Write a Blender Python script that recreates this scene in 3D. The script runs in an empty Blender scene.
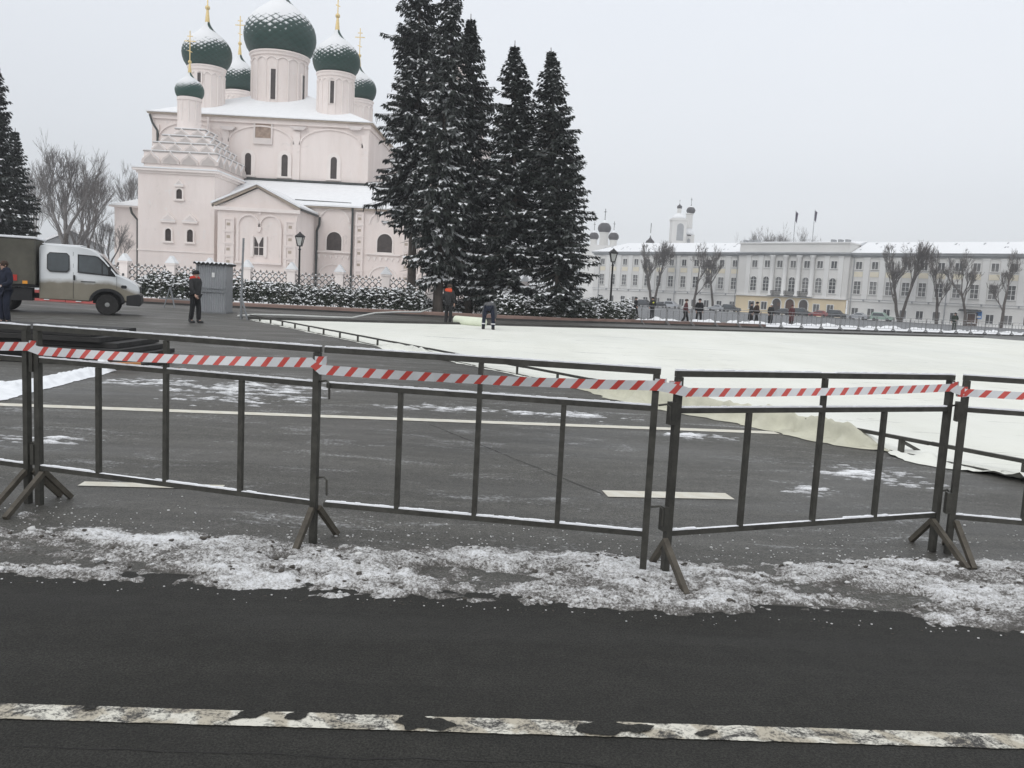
import bpy, math, random
from mathutils import Vector, Matrix, noise
rnd = random.Random(11)
PI = math.pi
scene = bpy.context.scene
COL = scene.collection

# ------------------------------------------------------------------ camera model (eye 1.6 m above the square)
EYE, FPX = 1.6, 830.0
ROLL = math.radians(3.0)
PITCH = math.atan(92.9 / FPX)

def ray(u, v):
    x = (u - 512) / FPX; y = -(v - 384) / FPX
    a = x * math.cos(ROLL) - y * math.sin(ROLL)
    b = x * math.sin(ROLL) + y * math.cos(ROLL)
    return a, math.cos(PITCH) + math.sin(PITCH) * b, -math.sin(PITCH) + math.cos(PITCH) * b

def G(u, v, z=0.0):            # point on the ground
    d = ray(u, v); t = (z - EYE) / d[2]
    return Vector((d[0] * t, d[1] * t, z))

def P(u, v, Y):                # point at a distance
    d = ray(u, v); t = Y / d[1]
    return Vector((d[0] * t, Y, EYE + d[2] * t))

def gz(y):                     # the ground falls a little towards the far street
    return -0.6 * min(1.0, max(0.0, (y - 75.0) / 75.0))

# ------------------------------------------------------------------ materials
def lin(c):
    if isinstance(c, (int, float)): c = (c, c, c)
    return (c[0], c[1], c[2], 1.0)

class NT:
    def __init__(s, name):
        s.m = bpy.data.materials.new(name); s.m.use_nodes = True
        s.t = s.m.node_tree; s.n = s.t.nodes; s.l = s.t.links
        s.b = s.n['Principled BSDF']
        s.tc = s.n.new('ShaderNodeTexCoord')
    def link(s, a, b): s.l.new(a, b)
    def noise(s, scale, detail=4, rough=.6, coord='Object', stretch=None, dist=0.0):
        o = s.tc.outputs[coord]
        if stretch:
            mp = s.n.new('ShaderNodeMapping'); mp.inputs['Scale'].default_value = stretch
            s.link(o, mp.inputs['Vector']); o = mp.outputs[0]
        t = s.n.new('ShaderNodeTexNoise'); t.inputs['Scale'].default_value = scale
        t.inputs['Detail'].default_value = detail; t.inputs['Roughness'].default_value = rough
        t.inputs['Distortion'].default_value = dist
        s.link(o, t.inputs['Vector']); return t.outputs['Fac']
    def ramp(s, fac, a, b, ca=(0, 0, 0), cb=(1, 1, 1)):
        r = s.n.new('ShaderNodeValToRGB'); e = r.color_ramp.elements
        e[0].position, e[1].position = a, b; e[0].color, e[1].color = lin(ca), lin(cb)
        s.link(fac, r.inputs['Fac']); return r.outputs['Color']
    def mix(s, fac, a, b, mode='MIX'):
        m = s.n.new('ShaderNodeMix'); m.data_type = 'RGBA'; m.blend_type = mode
        for v, i in ((fac, 0), (a, 6), (b, 7)):
            if hasattr(v, 'is_linked') or hasattr(v, 'links'): s.link(v, m.inputs[i])
            elif i == 0: m.inputs[0].default_value = v
            else: m.inputs[i].default_value = lin(v)
        return m.outputs[2]
    def math(s, op, a, b=0.0, c=None, clamp=False):
        m = s.n.new('ShaderNodeMath'); m.operation = op; m.use_clamp = clamp
        for i, v in enumerate((a, b, c)):
            if v is None: continue
            if hasattr(v, 'links'): s.link(v, m.inputs[i])
            else: m.inputs[i].default_value = v
        return m.outputs[0]
    def sep(s, coord='Object'):
        x = s.n.new('ShaderNodeSeparateXYZ'); s.link(s.tc.outputs[coord], x.inputs[0]); return x.outputs
    def color(s, v):
        if hasattr(v, 'links'): s.link(v, s.b.inputs['Base Color'])
        else: s.b.inputs['Base Color'].default_value = lin(v)
    def rough(s, v):
        if hasattr(v, 'links'): s.link(v, s.b.inputs['Roughness'])
        else: s.b.inputs['Roughness'].default_value = v
    def bump(s, h, strength=.3, dist=.01):
        b = s.n.new('ShaderNodeBump'); b.inputs['Strength'].default_value = strength
        b.inputs['Distance'].default_value = dist
        s.link(h, b.inputs['Height']); s.link(b.outputs[0], s.b.inputs['Normal'])

def simple(name, c, var=.15, scale=3.0, rough=.7, bump=0.0, metal=0.0, spec=.3, bscale=None, stretch=None):
    t = NT(name)
    n = t.noise(scale, 5, .65, stretch=stretch)
    c2 = tuple(max(0, x * (1 - var)) for x in c); c1 = tuple(min(1, x * (1 + var)) for x in c)
    t.color(t.ramp(n, .3, .7, c2, c1)); t.rough(rough)
    t.b.inputs['Metallic'].default_value = metal
    t.b.inputs['Specular IOR Level'].default_value = spec
    if bump: t.bump(t.noise(bscale or scale * 6, 5, .7), bump, .01)
    return t.m

M = {}
def mk(key, *a, **k): M[key] = simple(key, *a, **k)
mk('snow', (.86, .87, .88), .04, 2.5, .8, .25, bscale=14)
mk('mud', (.09, .082, .072), .3, 20, .9, .4)
mk('rail_snow', (.84, .85, .87), .06, 20, .8, .2)
mk('dirty_snow', (.62, .62, .61), .35, 1.2, .85, .5, bscale=9)
mk('iron', (.062, .060, .052), .35, 14, .5, .25, metal=.35, spec=.4)
mk('rusty_iron', (.085, .075, .060), .35, 11, .7, .3)
mk('dark_iron', (.03, .03, .03), .3, 6, .5, .1, metal=.3)
mk('grey_steel', (.26, .27, .28), .15, 5, .45, .1, metal=.5)
mk('gold', (.72, .56, .28), .12, 6, .4, 0, metal=.6)
mk('plaster', (.83, .755, .715), .045, .35, .85, .15, bscale=2.5)
mk('plaster_trim', (.86, .79, .75), .06, .6, .85, .1, bscale=4)
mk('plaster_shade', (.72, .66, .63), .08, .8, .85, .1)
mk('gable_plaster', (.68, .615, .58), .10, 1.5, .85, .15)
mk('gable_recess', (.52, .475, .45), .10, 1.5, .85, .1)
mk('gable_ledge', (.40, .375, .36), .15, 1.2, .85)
mk('church_glass', (.06, .048, .044), .3, 2, .25, 0, spec=.5)
mk('icon', (.34, .26, .21), .35, 3, .7)
mk('roof_edge', (.075, .08, .078), .2, 2, .6)
mk('beige_trim', (.44, .375, .31), .15, 1.5, .8)
mk('facade', (.70, .69, .665), .06, .12, .85, .05)
mk('facade_trim', (.76, .755, .735), .05, .2, .85)
mk('facade_yellow', (.74, .62, .43), .08, .15, .85)
mk('facade_cream', (.78, .72, .58), .06, .3, .85)
mk('facade_grey', (.36, .37, .38), .15, .3, .8)
mk('window_glass', (.07, .075, .08), .4, .4, .2, 0, spec=.5)
mk('window_frame', (.55, .54, .52), .1, 1, .7)
mk('bark', (.085, .072, .062), .35, 2.5, .9, .6, bscale=8, stretch=(1, 1, .25))
mk('twig', (.13, .115, .105), .3, 1.2, .9)
mk('frosted_twig', (.19, .18, .175), .3, 1.2, .9)
mk('whitewash', (.6, .6, .58), .15, 3, .9)
mk('needles', (.024, .029, .024), .6, .8, .85); mk('frosted_needles', (.12, .13, .125), .35, 1.5, .9)
mk('hedge_leaf', (.034, .042, .027), .55, 2.2, .7)
mk('stem', (.07, .055, .045), .3, 4, .9)
mk('hose', (.62, .63, .6), .12, 3, .6)
mk('van_paint', (.66, .68, .69), .05, 2, .35, .0, spec=.5)
mk('canvas', (.105, .10, .082), .22, 1.6, .85, .25, bscale=7)
mk('black_plastic', (.025, .025, .026), .25, 5, .55)
mk('rubber', (.028, .027, .026), .3, 8, .85, .2)
mk('rim', (.32, .32, .31), .2, 8, .45, metal=.6)
mk('car_glass', (.05, .06, .065), .3, 2, .12, 0, spec=.6)
mk('lamp_glass', (.55, .56, .53), .1, 6, .2, 0, spec=.5)
mk('orange_lens', (.85, .36, .05), .1, 6, .3)
mk('red_lens', (.45, .04, .03), .1, 6, .3)
mk('tin', (.25, .26, .265), .14, 2.5, .5, .06, metal=.35)
mk('skin', (.50, .32, .25), .08, 12, .6)
mk('face_dark', (.03, .02, .02), .1, 9, .5)
mk('lip', (.36, .16, .13), .1, 9, .5)
mk('cloth_black', (.018, .018, .019), .3, 9, .9, .3)
mk('cloth_charcoal', (.032, .032, .033), .3, 9, .9, .3)
mk('cloth_navy', (.016, .02, .036), .3, 9, .9, .3)
mk('cloth_red', (.55, .045, .03), .15, 9, .85, .2)
mk('cloth_orange', (.62, .09, .04), .15, 9, .85, .2)
mk('cloth_grey', (.10, .10, .105), .2, 9, .9, .2)
mk('cloth_pink', (.42, .13, .16), .15, 9, .9, .2)
mk('cloth_maroon', (.10, .035, .038), .25, 9, .9, .2)
mk('cloth_green', (.03, .04, .03), .25, 9, .9, .2)
mk('cloth_brown', (.06, .04, .03), .25, 9, .9, .2)
mk('cloth_white', (.7, .7, .7), .08, 9, .9, .2)
mk('cloth_yellow', (.70, .72, .08), .1, 9, .8, .1)
mk('dark_board', (.028, .027, .026), .4, 2.0, .7, .3, stretch=(1, 6, 6))
mk('timber', (.36, .24, .13), .25, 2, .8, .3, stretch=(1, 8, 8))
mk('orange_timber', (.42, .19, .07), .25, 2, .8, .3, stretch=(1, 8, 8))
mk('kerb_board', (.27, .185, .155), .3, .8, .85, .3, stretch=(.4, 3, 3))
mk('kerb_dark', (.06, .058, .055), .35, 1.2, .85, .3)
mk('red_plastic', (.40, .085, .075), .15, 2, .6)
mk('white_plastic', (.75, .75, .74), .06, 2, .6)
mk('fabric_roll', (.72, .76, .62), .06, 3, .85, .2)
mk('white_fabric', (.84, .86, .88), .05, 5, .85, .3, bscale=22)
mk('silver_paint', (.42, .43, .45), .08, 1, .3, 0, metal=.4, spec=.5)
mk('green_paint', (.26, .36, .30), .08, 1, .3, 0, spec=.5)
mk('dark_paint', (.035, .037, .04), .1, 1, .3, 0, spec=.5)
mk('red_paint', (.26, .035, .03), .1, 1, .3, 0, spec=.5)
mk('blue_sign', (.05, .22, .55), .1, 2, .6)
mk('dark_flag', (.12, .10, .14), .3, 2, .8)
mk('dark_dome', (.055, .05, .052), .25, .3, .5, 0)
mk('wood_door', (.10, .055, .035), .25, 1.5, .7)

def asphalt(name, base, pale, snow_amt, wet=0.0):
    t = NT(name)
    fine = t.noise(110, 4, .8); mid = t.noise(9, 5, .65); big = t.noise(.45, 5, .6, stretch=(.45, 1.4, 1), dist=.6)
    streak = t.noise(1.6, 5, .65, stretch=(.18, 1.8, 1))
    c = t.mix(t.ramp(big, .3, .72), base, pale)
    c = t.mix(t.ramp(streak, .42, .8), c, tuple(x * 1.3 for x in pale))
    c = t.mix(t.ramp(mid, .35, .75), t.mix(1.0, c, (.72, .72, .72), 'MULTIPLY'), c)
    c = t.mix(t.ramp(fine, .40, .62), t.mix(1.0, c, (.36, .36, .36), 'MULTIPLY'), t.mix(1.0, c, (1.5, 1.5, 1.5), 'MULTIPLY'))
    if snow_amt:
        s1 = t.noise(1.9, 7, .72, stretch=(.45, 1.3, 1), dist=.8); s2 = t.noise(30, 4, .7)
        s = t.math('ADD', s1, t.math('MULTIPLY', t.math('SUBTRACT', s2, .5), .55))
        c = t.mix(t.math('MULTIPLY', t.ramp(s, 1 - snow_amt - .12, 1 - snow_amt + .14), .8), c, (.62, .63, .64))
    t.color(c)
    r = t.ramp(big, .3, .7, (.55 - wet,) * 3, (.85 - wet * .5,) * 3)
    t.rough(r); t.b.inputs['Specular IOR Level'].default_value = .25
    h = t.math('ADD', t.math('MULTIPLY', fine, .7), t.math('MULTIPLY', mid, .8))
    t.bump(h, .55, .012)
    M[name] = t.m
asphalt('near_asphalt', (.0272, .0265, .0228), (.0352, .0344, .0298), 0.0, .0)
asphalt('square_asphalt', (.084, .0818, .0725), (.124, .1205, .108), 0.30, .22)
asphalt('street_asphalt', (.16, .165, .17), (.24, .245, .25), 0.30)

def ground_mat():
    t = NT('ground_snow')
    a = t.noise(.16, 7, .65); b = t.noise(2.2, 6, .7)
    s = t.math('ADD', a, t.math('MULTIPLY', t.math('SUBTRACT', b, .5), .5))
    t.color(t.mix(t.ramp(s, .36, .5), (.30, .28, .26), (.80, .81, .82))); t.rough(.9)
    t.bump(b, .6, .08); M['ground_snow'] = t.m
ground_mat()

def slush_mat():
    t = NT('slush')
    z = t.n.new('ShaderNodeAttribute'); z.attribute_name = 'lump'
    a = t.noise(1.7, 8, .74, dist=.7, stretch=(.7, 1.4, 1)); b = t.noise(17, 6, .8); f = t.noise(70, 3, .75)
    s = t.math('ADD', t.math('MULTIPLY', a, 1.0), t.math('MULTIPLY', b, .50))
    s = t.math('ADD', s, t.math('MULTIPLY', t.math('SUBTRACT', f, .5), .7))
    s = t.math('MULTIPLY', t.math('ADD', s, t.math('MULTIPLY', z.outputs['Fac'], .26)), .985)
    r = t.n.new('ShaderNodeValToRGB'); e = r.color_ramp.elements
    e[0].position, e[0].color = .66, lin((.075, .07, .063))
    e[1].position, e[1].color = 1.0, lin((.78, .79, .80))
    k = e.new(.76); k.color = lin((.16, .152, .142)); k = e.new(.86); k.color = lin((.48, .475, .465))
    t.link(s, r.inputs['Fac']); t.color(r.outputs['Color']); t.rough(.8)
    t.bump(t.math('ADD', b, t.math('MULTIPLY', f, .6)), .7, .02); M['slush'] = t.m
slush_mat()

def line_paint(name, wear):
    t = NT(name)
    a = t.noise(7, 8, .78, dist=1.2, stretch=(.7, 1, 1)); b = t.noise(70, 4, .75); wv = t.n.new('ShaderNodeTexWave'); wv.bands_direction = 'DIAGONAL'; wv.inputs['Scale'].default_value = 2.6; wv.inputs['Distortion'].default_value = 5; wv.inputs['Detail'].default_value = 4; wv.inputs['Detail Scale'].default_value = 2.5; t.link(t.tc.outputs['Object'], wv.inputs['Vector']); c2 = wv.outputs['Fac']
    s = t.math('ADD', t.math('MULTIPLY', a, .7), t.math('MULTIPLY', b, .35))
    c = t.mix(t.ramp(c2, .3, .7), (.66, .64, .56), (.46, .42, .335) if wear > .4 else (.62, .59, .5))
    t.color(t.mix(t.ramp(s, wear - .07, wear + .03), (.045, .043, .04), c)); t.rough(.75)
    t.bump(s, .4, .006); M[name] = t.m
line_paint('worn_paint', .53)
line_paint('road_paint', .33)

def dome_mat(name, green, N, K, lo, hi, gap=.0):
    t = NT(name)
    uv = t.sep('UV')
    un = t.math('MULTIPLY', uv[0], N); vm = t.math('MULTIPLY', uv[1], K)
    p = t.math('FRACT', t.math('ADD', un, vm)); q = t.math('FRACT', t.math('SUBTRACT', vm, un))
    mn = t.math('MINIMUM', p, q); up = t.math('ADD', p, q)
    g = t.noise(.7, 4, .6)
    h = t.math('ADD', uv[1], t.math('MULTIPLY', t.math('SUBTRACT', mn, .35), .22))
    h = t.math('ADD', h, t.math('MULTIPLY', t.math('SUBTRACT', g, .5), .22)); h = t.math('ADD', h, t.math('MULTIPLY', t.math('SUBTRACT', t.noise(2.6, 4, .7), .5), .30))
    # drifts lie on the side the wind blew from (+angle towards -x), the other flank of the neck is bare
    geo = t.n.new('ShaderNodeNewGeometry'); sx = t.n.new('ShaderNodeSeparateXYZ'); t.link(geo.outputs['Normal'], sx.inputs[0])
    neck = t.math('ADD', t.math('MULTIPLY', t.math('MAXIMUM', t.math('SUBTRACT', uv[1], .70), 0), 8.0), .16)
    h = t.math('SUBTRACT', h, t.math('MULTIPLY', t.math('MAXIMUM', t.math('SUBTRACT', sx.outputs[0], .1), 0), neck))
    mask = t.ramp(h, lo, hi)
    shade = t.mix(t.ramp(up, .2, 1.8), tuple(x * .72 for x in green), tuple(x * 1.25 for x in green))
    t.color(t.mix(mask, shade, (.85, .86, .87))); t.rough(.5)
    t.bump(up, .5, .12); M[name] = t.m
dome_mat('green_dome', (.015, .046, .037), 22, 13, .345, .42)
dome_mat('light_green_dome', (.024, .070, .056), 18, 10, .34, .46)

def van_mat():
    t = NT('muddy_van_paint')
    z = t.sep()[2]; n = t.noise(2.0, 6, .65)
    h = t.math('ADD', z, t.math('MULTIPLY', t.math('SUBTRACT', n, .5), .22))
    h = t.math('ADD', h, t.math('MULTIPLY', t.math('MAXIMUM', t.math('SUBTRACT', t.sep()[0], .2), 0), .35))
    h = t.math('MULTIPLY', h, .5); m = t.ramp(h, .525, .615, (.0,) * 3, (1,) * 3)
    dirt = t.mix(n, (.17, .15, .115), (.27, .25, .20))
    t.color(t.mix(m, dirt, (.66, .68, .69))); t.rough(t.ramp(h, .55, .6, (.85,) * 3, (.32,) * 3)); M['muddy_van_paint'] = t.m
van_mat()

def plaster_stains():
    t = NT('plaster'); a = t.noise(.5, 6, .7, stretch=(1, 1, .22)); b = t.noise(1.8, 6, .75, dist=.6); z = t.sep('Object')[2]
    c = t.mix(t.ramp(a, .38, .72), (.87, .785, .745), (.77, .685, .64)); c = t.mix(t.ramp(b, .57, .70), c, (.83, .785, .755)); b2 = t.noise(.9, 7, .75, dist=1.0); c = t.mix(t.math('MULTIPLY', t.ramp(b2, .60, .68), .5), c, (.60, .545, .51))
    t.color(c); t.rough(.88); t.bump(b, .2, .02); M['plaster'] = t.m
plaster_stains()
def glass_var():
    t = NT('window_glass'); oi = t.n.new('ShaderNodeObjectInfo'); n = t.noise(.9, 3, .6)
    c = t.mix(oi.outputs['Random'], (.035, .038, .04), (.15, .15, .15)); t.color(t.mix(t.ramp(n, .45, .7), c, t.mix(1.0, c, (1.9, 1.85, 1.75), 'MULTIPLY'))); t.rough(.2); M['window_glass'] = t.m
glass_var()
def tape_mat():
    t = NT('striped_tape')
    uv = t.sep('UV')
    s = t.math('FRACT', t.math('SUBTRACT', t.math('MULTIPLY', uv[0], 9.0), t.math('MULTIPLY', uv[1], .42)))
    m = t.math('LESS_THAN', s, .37)
    n = t.noise(25, 4, .6)
    w = t.mix(n, (.55, .56, .57), (.68, .69, .70)); r = t.mix(n, (.47, .055, .045), (.58, .085, .068))
    t.color(t.mix(m, w, r)); t.rough(.45); M['striped_tape'] = t.m
tape_mat()

def sheet_mat():
    t = NT('rink_sheet')
    a = t.noise(.5, 5, .6, stretch=(1, .3, 1)); b = t.noise(7, 6, .75, dist=.8, stretch=(.5, 2, 1)); c2 = t.noise(.12, 3, .5)
    c = t.mix(t.ramp(a, .35, .7), (.745, .75, .675), (.825, .83, .765))
    c = t.mix(t.ramp(b, .59, .70), c, (.62, .62, .57)); d_ = t.noise(1.3, 6, .75, dist=1.5, stretch=(.25, 2.2, 1)); c = t.mix(t.ramp(d_, .60, .66), c, (.42, .42, .38)); sk = t.noise(.09, 4, .6); c = t.mix(t.ramp(sk, .45, .62), c, t.mix(1.0, c, (.93, .935, .94), 'MULTIPLY'))
    t.color(c); t.rough(.75); t.bump(a, .3, .05); M['rink_sheet'] = t.m
sheet_mat()

mk('sheet_hem', (.55, .54, .435), .14, 2.5, .85, .8, bscale=7)
mk('lattice_iron', (.17, .165, .16), .3, 5, .7)
mk('far_steel', (.22, .22, .22), .15, 5, .6)
def dust_mat():
    t = NT('blown_snow')
    z = t.n.new('ShaderNodeAttribute'); z.attribute_name = 'lump'
    a = t.noise(9, 6, .75, stretch=(.5, 2.0, 1)); b = t.noise(55, 4, .75)
    s = t.math('ADD', t.math('ADD', t.math('MULTIPLY', a, .7), t.math('MULTIPLY', b, .5)), t.math('MULTIPLY', z.outputs['Fac'], 1.2))
    t.color(t.mix(t.ramp(s, .58, .92), (.115, .113, .11), (.80, .81, .82))); t.rough(.85); t.bump(b, .5, .01); M['blown_snow'] = t.m
dust_mat()
def tin_mat():
    t = NT('corrugated_tin')
    w = t.n.new('ShaderNodeTexWave'); w.inputs['Scale'].default_value = 1.0
    n = t.noise(1.5, 5, .6); t.color(t.ramp(n, .3, .7, (.30, .31, .325), (.40, .41, .425))); t.rough(.5)
    t.b.inputs['Metallic'].default_value = .3; M['corrugated_tin'] = t.m
tin_mat()

# ------------------------------------------------------------------ mesh builder
class MB:
    def __init__(s): s.v = []; s.f = []; s.uv = []; s.mi = []; s.cur = 0; s.has_uv = False
    def face(s, pts, uv=None):
        i = len(s.v); s.v += [tuple(p) for p in pts]; s.f.append(tuple(range(i, i + len(pts)))); s.mi.append(s.cur)
        s.uv.append(uv or [(0, 0)] * len(pts)); s.has_uv |= uv is not None
    def add(s, vs, fs):
        i = len(s.v); s.v += [tuple(p) for p in vs]
        for f in fs: s.f.append(tuple(i + k for k in f)); s.mi.append(s.cur); s.uv.append([(0, 0)] * len(f))
    def box(s, c, d, rz=0.0, mat=None):
        x, y, z = d[0] / 2, d[1] / 2, d[2] / 2
        vs = [Vector((a, b, e)) for e in (-z, z) for a, b in ((-x, -y), (x, -y), (x, y), (-x, y))]
        if mat is not None: vs = [mat @ q for q in vs]
        elif rz: vs = [Matrix.Rotation(rz, 3, 'Z') @ q for q in vs]
        s.add([q + Vector(c) for q in vs], [(3, 2, 1, 0), (4, 5, 6, 7), (0, 1, 5, 4), (1, 2, 6, 5), (2, 3, 7, 6), (3, 0, 4, 7)])
    def b2(s, x0, x1, y0, y1, z0, z1): s.box(((x0 + x1) / 2, (y0 + y1) / 2, (z0 + z1) / 2), (abs(x1 - x0), abs(y1 - y0), abs(z1 - z0)))
    def bar(s, a, b, w, h=None, up=(0, 0, 1)):     # square bar between two points
        a, b = Vector(a), Vector(b); d = (b - a); L = d.length; d.normalize(); u = Vector(up)
        if abs(d.dot(u)) > .98: u = Vector((0, 1, 0))
        x = d.cross(u).normalized(); z = x.cross(d).normalized(); h = h or w
        m = Matrix((x, d, z)).transposed(); s.box((a + b) / 2, (w, L, h), mat=m)
    def tube(s, pts, rs, n=6, cap=True):
        pts = [Vector(p) for p in pts]
        if not hasattr(rs, '__len__'): rs = [rs] * len(pts)
        vs = []; prev = None
        for i, p in enumerate(pts):
            d = (pts[min(i + 1, len(pts) - 1)] - pts[max(i - 1, 0)])
            if d.length < 1e-9: d = Vector((0, 0, 1))
            d.normalize()
            if prev is None:
                x = d.cross(Vector((0, 0, 1)) if abs(d.z) < .9 else Vector((0, 1, 0))).normalized()
            else:
                x = (prev - d * prev.dot(d))
                x = x.normalized() if x.length > 1e-6 else d.orthogonal().normalized()
            prev = x; y = d.cross(x)
            vs += [p + (x * math.cos(2 * PI * k / n) + y * math.sin(2 * PI * k / n)) * rs[i] for k in range(n)]
        fs = [(i * n + k, i * n + (k + 1) % n, (i + 1) * n + (k + 1) % n, (i + 1) * n + k) for i in range(len(pts) - 1) for k in range(n)]
        if cap: fs += [tuple(range(n - 1, -1, -1)), tuple(range((len(pts) - 1) * n, len(pts) * n))]
        s.add(vs, fs)
    def lathe(s, prof, c, n=24, uv=False, cap=True):
        cx, cy, cz = c; L = [0]
        for a, b in zip(prof, prof[1:]): L.append(L[-1] + math.hypot(b[0] - a[0], b[1] - a[1]))
        base = len(s.v)
        for r, z in prof: s.v += [(cx + r * math.cos(2 * PI * k / n), cy + r * math.sin(2 * PI * k / n), cz + z) for k in range(n)]
        for i in range(len(prof) - 1):
            for k in range(n):
                k2 = (k + 1) % n
                s.f.append((base + i * n + k, base + i * n + k2, base + (i + 1) * n + k2, base + (i + 1) * n + k)); s.mi.append(s.cur)
                s.uv.append([(k / n, L[i] / L[-1]), ((k + 1) / n, L[i] / L[-1]), ((k + 1) / n, L[i + 1] / L[-1]), (k / n, L[i + 1] / L[-1])])
        s.has_uv |= uv
        if cap:
            for i, rev in ((0, True), (len(prof) - 1, False)):
                if prof[i][0] > 1e-4:
                    f = tuple(base + i * n + k for k in range(n)); f = f[::-1] if rev else f
                    s.f.append(f); s.mi.append(s.cur); s.uv.append([(0, prof and L[i] / L[-1])] * n)
    def prism(s, poly, y0, y1):        # polygon in x-z pushed along y
        n = len(poly)
        vs = [(x, y0, z) for x, z in poly] + [(x, y1, z) for x, z in poly]
        s.add(vs, [tuple(range(n)), tuple(range(2 * n - 1, n - 1, -1))] + [(k, n + k, n + (k + 1) % n, (k + 1) % n) for k in range(n)])
    def prism_xy(s, poly, z0, z1):
        n = len(poly)
        vs = [(x, y, z0) for x, y in poly] + [(x, y, z1) for x, y in poly]
        s.add(vs, [tuple(range(n - 1, -1, -1)), tuple(range(n, 2 * n))] + [(k, (k + 1) % n, n + (k + 1) % n, n + k) for k in range(n)])
    def ball(s, c, r, n=10, m=6, sc=(1, 1, 1)):
        vs = []; fs = []
        for i in range(m + 1):
            a = -PI / 2 + PI * i / m
            for k in range(n):
                b = 2 * PI * k / n
                vs.append((c[0] + r * sc[0] * math.cos(a) * math.cos(b), c[1] + r * sc[1] * math.cos(a) * math.sin(b), c[2] + r * sc[2] * math.sin(a)))
        for i in range(m):
            for k in range(n): fs.append((i * n + k, i * n + (k + 1) % n, (i + 1) * n + (k + 1) % n, (i + 1) * n + k))
        s.add(vs, fs)
    def build(s, name, mats, parent=None, smooth=False, world=True, loc=None, bevel=0.0):
        if not isinstance(mats, (list, tuple)): mats = [mats]
        off = Vector((0, 0, 0))
        if parent is not None and world:
            r = parent
            while r is not None: off += r.location; r = r.parent
        me = bpy.data.meshes.new(name)
        me.from_pydata([tuple(Vector(q) - off) for q in s.v], [], s.f)
        for m in mats: me.materials.append(M[m] if isinstance(m, str) else m)
        if len(mats) > 1: me.polygons.foreach_set('material_index', s.mi)
        if s.has_uv:
            ul = me.uv_layers.new(name='UVMap'); flat = [c for f in s.uv for p in f for c in p]; ul.data.foreach_set('uv', flat)
        if smooth: me.polygons.foreach_set('use_smooth', [True] * len(me.polygons))
        me.validate(); me.update()
        o = bpy.data.objects.new(name, me); COL.objects.link(o)
        if parent is not None: o.parent = parent
        if loc is not None: o.location = loc
        if smooth == 'auto':
            try: me.set_sharp_from_angle(angle=math.radians(40))
            except Exception: pass
        if bevel:
            b = o.modifiers.new('bevel', 'BEVEL'); b.width = bevel; b.segments = 2; b.limit_method = 'ANGLE'
        return o

def tag(o, label=None, cat=None, group=None, kind=None):
    for k, v in (('label', label), ('category', cat), ('group', group), ('kind', kind)):
        if v: o[k] = v
    return o
def thing(name, label, cat, loc=(0, 0, 0), rz=0.0, group=None):
    o = bpy.data.objects.new(name, None); COL.objects.link(o); o.empty_display_size = .2
    o.location = loc; o.rotation_euler = (0, 0, rz); return tag(o, label, cat, group)
def copy_tree(o, parent=None):
    c = o.copy(); COL.objects.link(c)
    if parent is not None: c.parent = parent
    for ch in list(o.children): copy_tree(ch, c)
    return c
def recolor(o, m):
    for sl in o.material_slots: sl.link = 'OBJECT'; sl.material = M[m]; break

def fbm(x, y, z=0.0, o=4):
    return noise.fractal(Vector((x, y, z)), 1.0, 2.0, o)
# ------------------------------------------------------------------ people
def skin_mesh(pts, edges, rad, sub=1):
    """grow one continuous surface round a skeleton"""
    me = bpy.data.meshes.new('tmp'); me.from_pydata([tuple(p) for p in pts], edges, [])
    o = bpy.data.objects.new('tmp', me); COL.objects.link(o)
    o.modifiers.new('s', 'SKIN')
    if not me.skin_vertices: 
        me.attributes.new('dummy', 'FLOAT', 'POINT')
    for i, r in enumerate(rad):
        d = me.skin_vertices[0].data[i]
        d.radius = (r, r) if not hasattr(r, '__len__') else r; d.use_root = (i == 0)
    o.modifiers['s'].use_smooth_shade = True
    ss = o.modifiers.new('u', 'SUBSURF'); ss.levels = sub; ss.render_levels = sub
    dg = bpy.context.evaluated_depsgraph_get(); ev = o.evaluated_get(dg)
    m2 = ev.to_mesh(); vs = [v.co.copy() for v in m2.vertices]; fs = [tuple(p.vertices) for p in m2.polygons]
    ev.to_mesh_clear(); bpy.data.objects.remove(o); bpy.data.meshes.remove(me)
    return vs, fs

def hand(mb, wrist, fore, side, inward):
    """palm, four unequal bent fingers and a thumb at the end of a forearm"""
    w = Vector(wrist); d = Vector(fore).normalized(); n = Vector(inward); n = (n - d * n.dot(d)).normalized(); s = d.cross(n).normalized() * side
    mb.tube([w - d * .02, w + d * .03, w + d * .09], [.026, .036, .036], 8)
    for k, (o, L) in enumerate(((-.030, .062), (-.010, .074), (.010, .070), (.029, .055))):
        a = w + d * .085 + s * o; b = a + (d * .85 + n * .35).normalized() * L * .55; c = b + (d * .45 + n * .9).normalized() * L * .45
        mb.tube([a, b, c], [.0105, .0095, .007], 6)
    a = w + d * .03 - s * .03; b = a + (d * .5 - s * .7 + n * .3).normalized() * .04; c = b + (d * .8 + n * .5).normalized() * .03
    mb.tube([a, b, c], [.012, .011, .008], 6)

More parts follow.
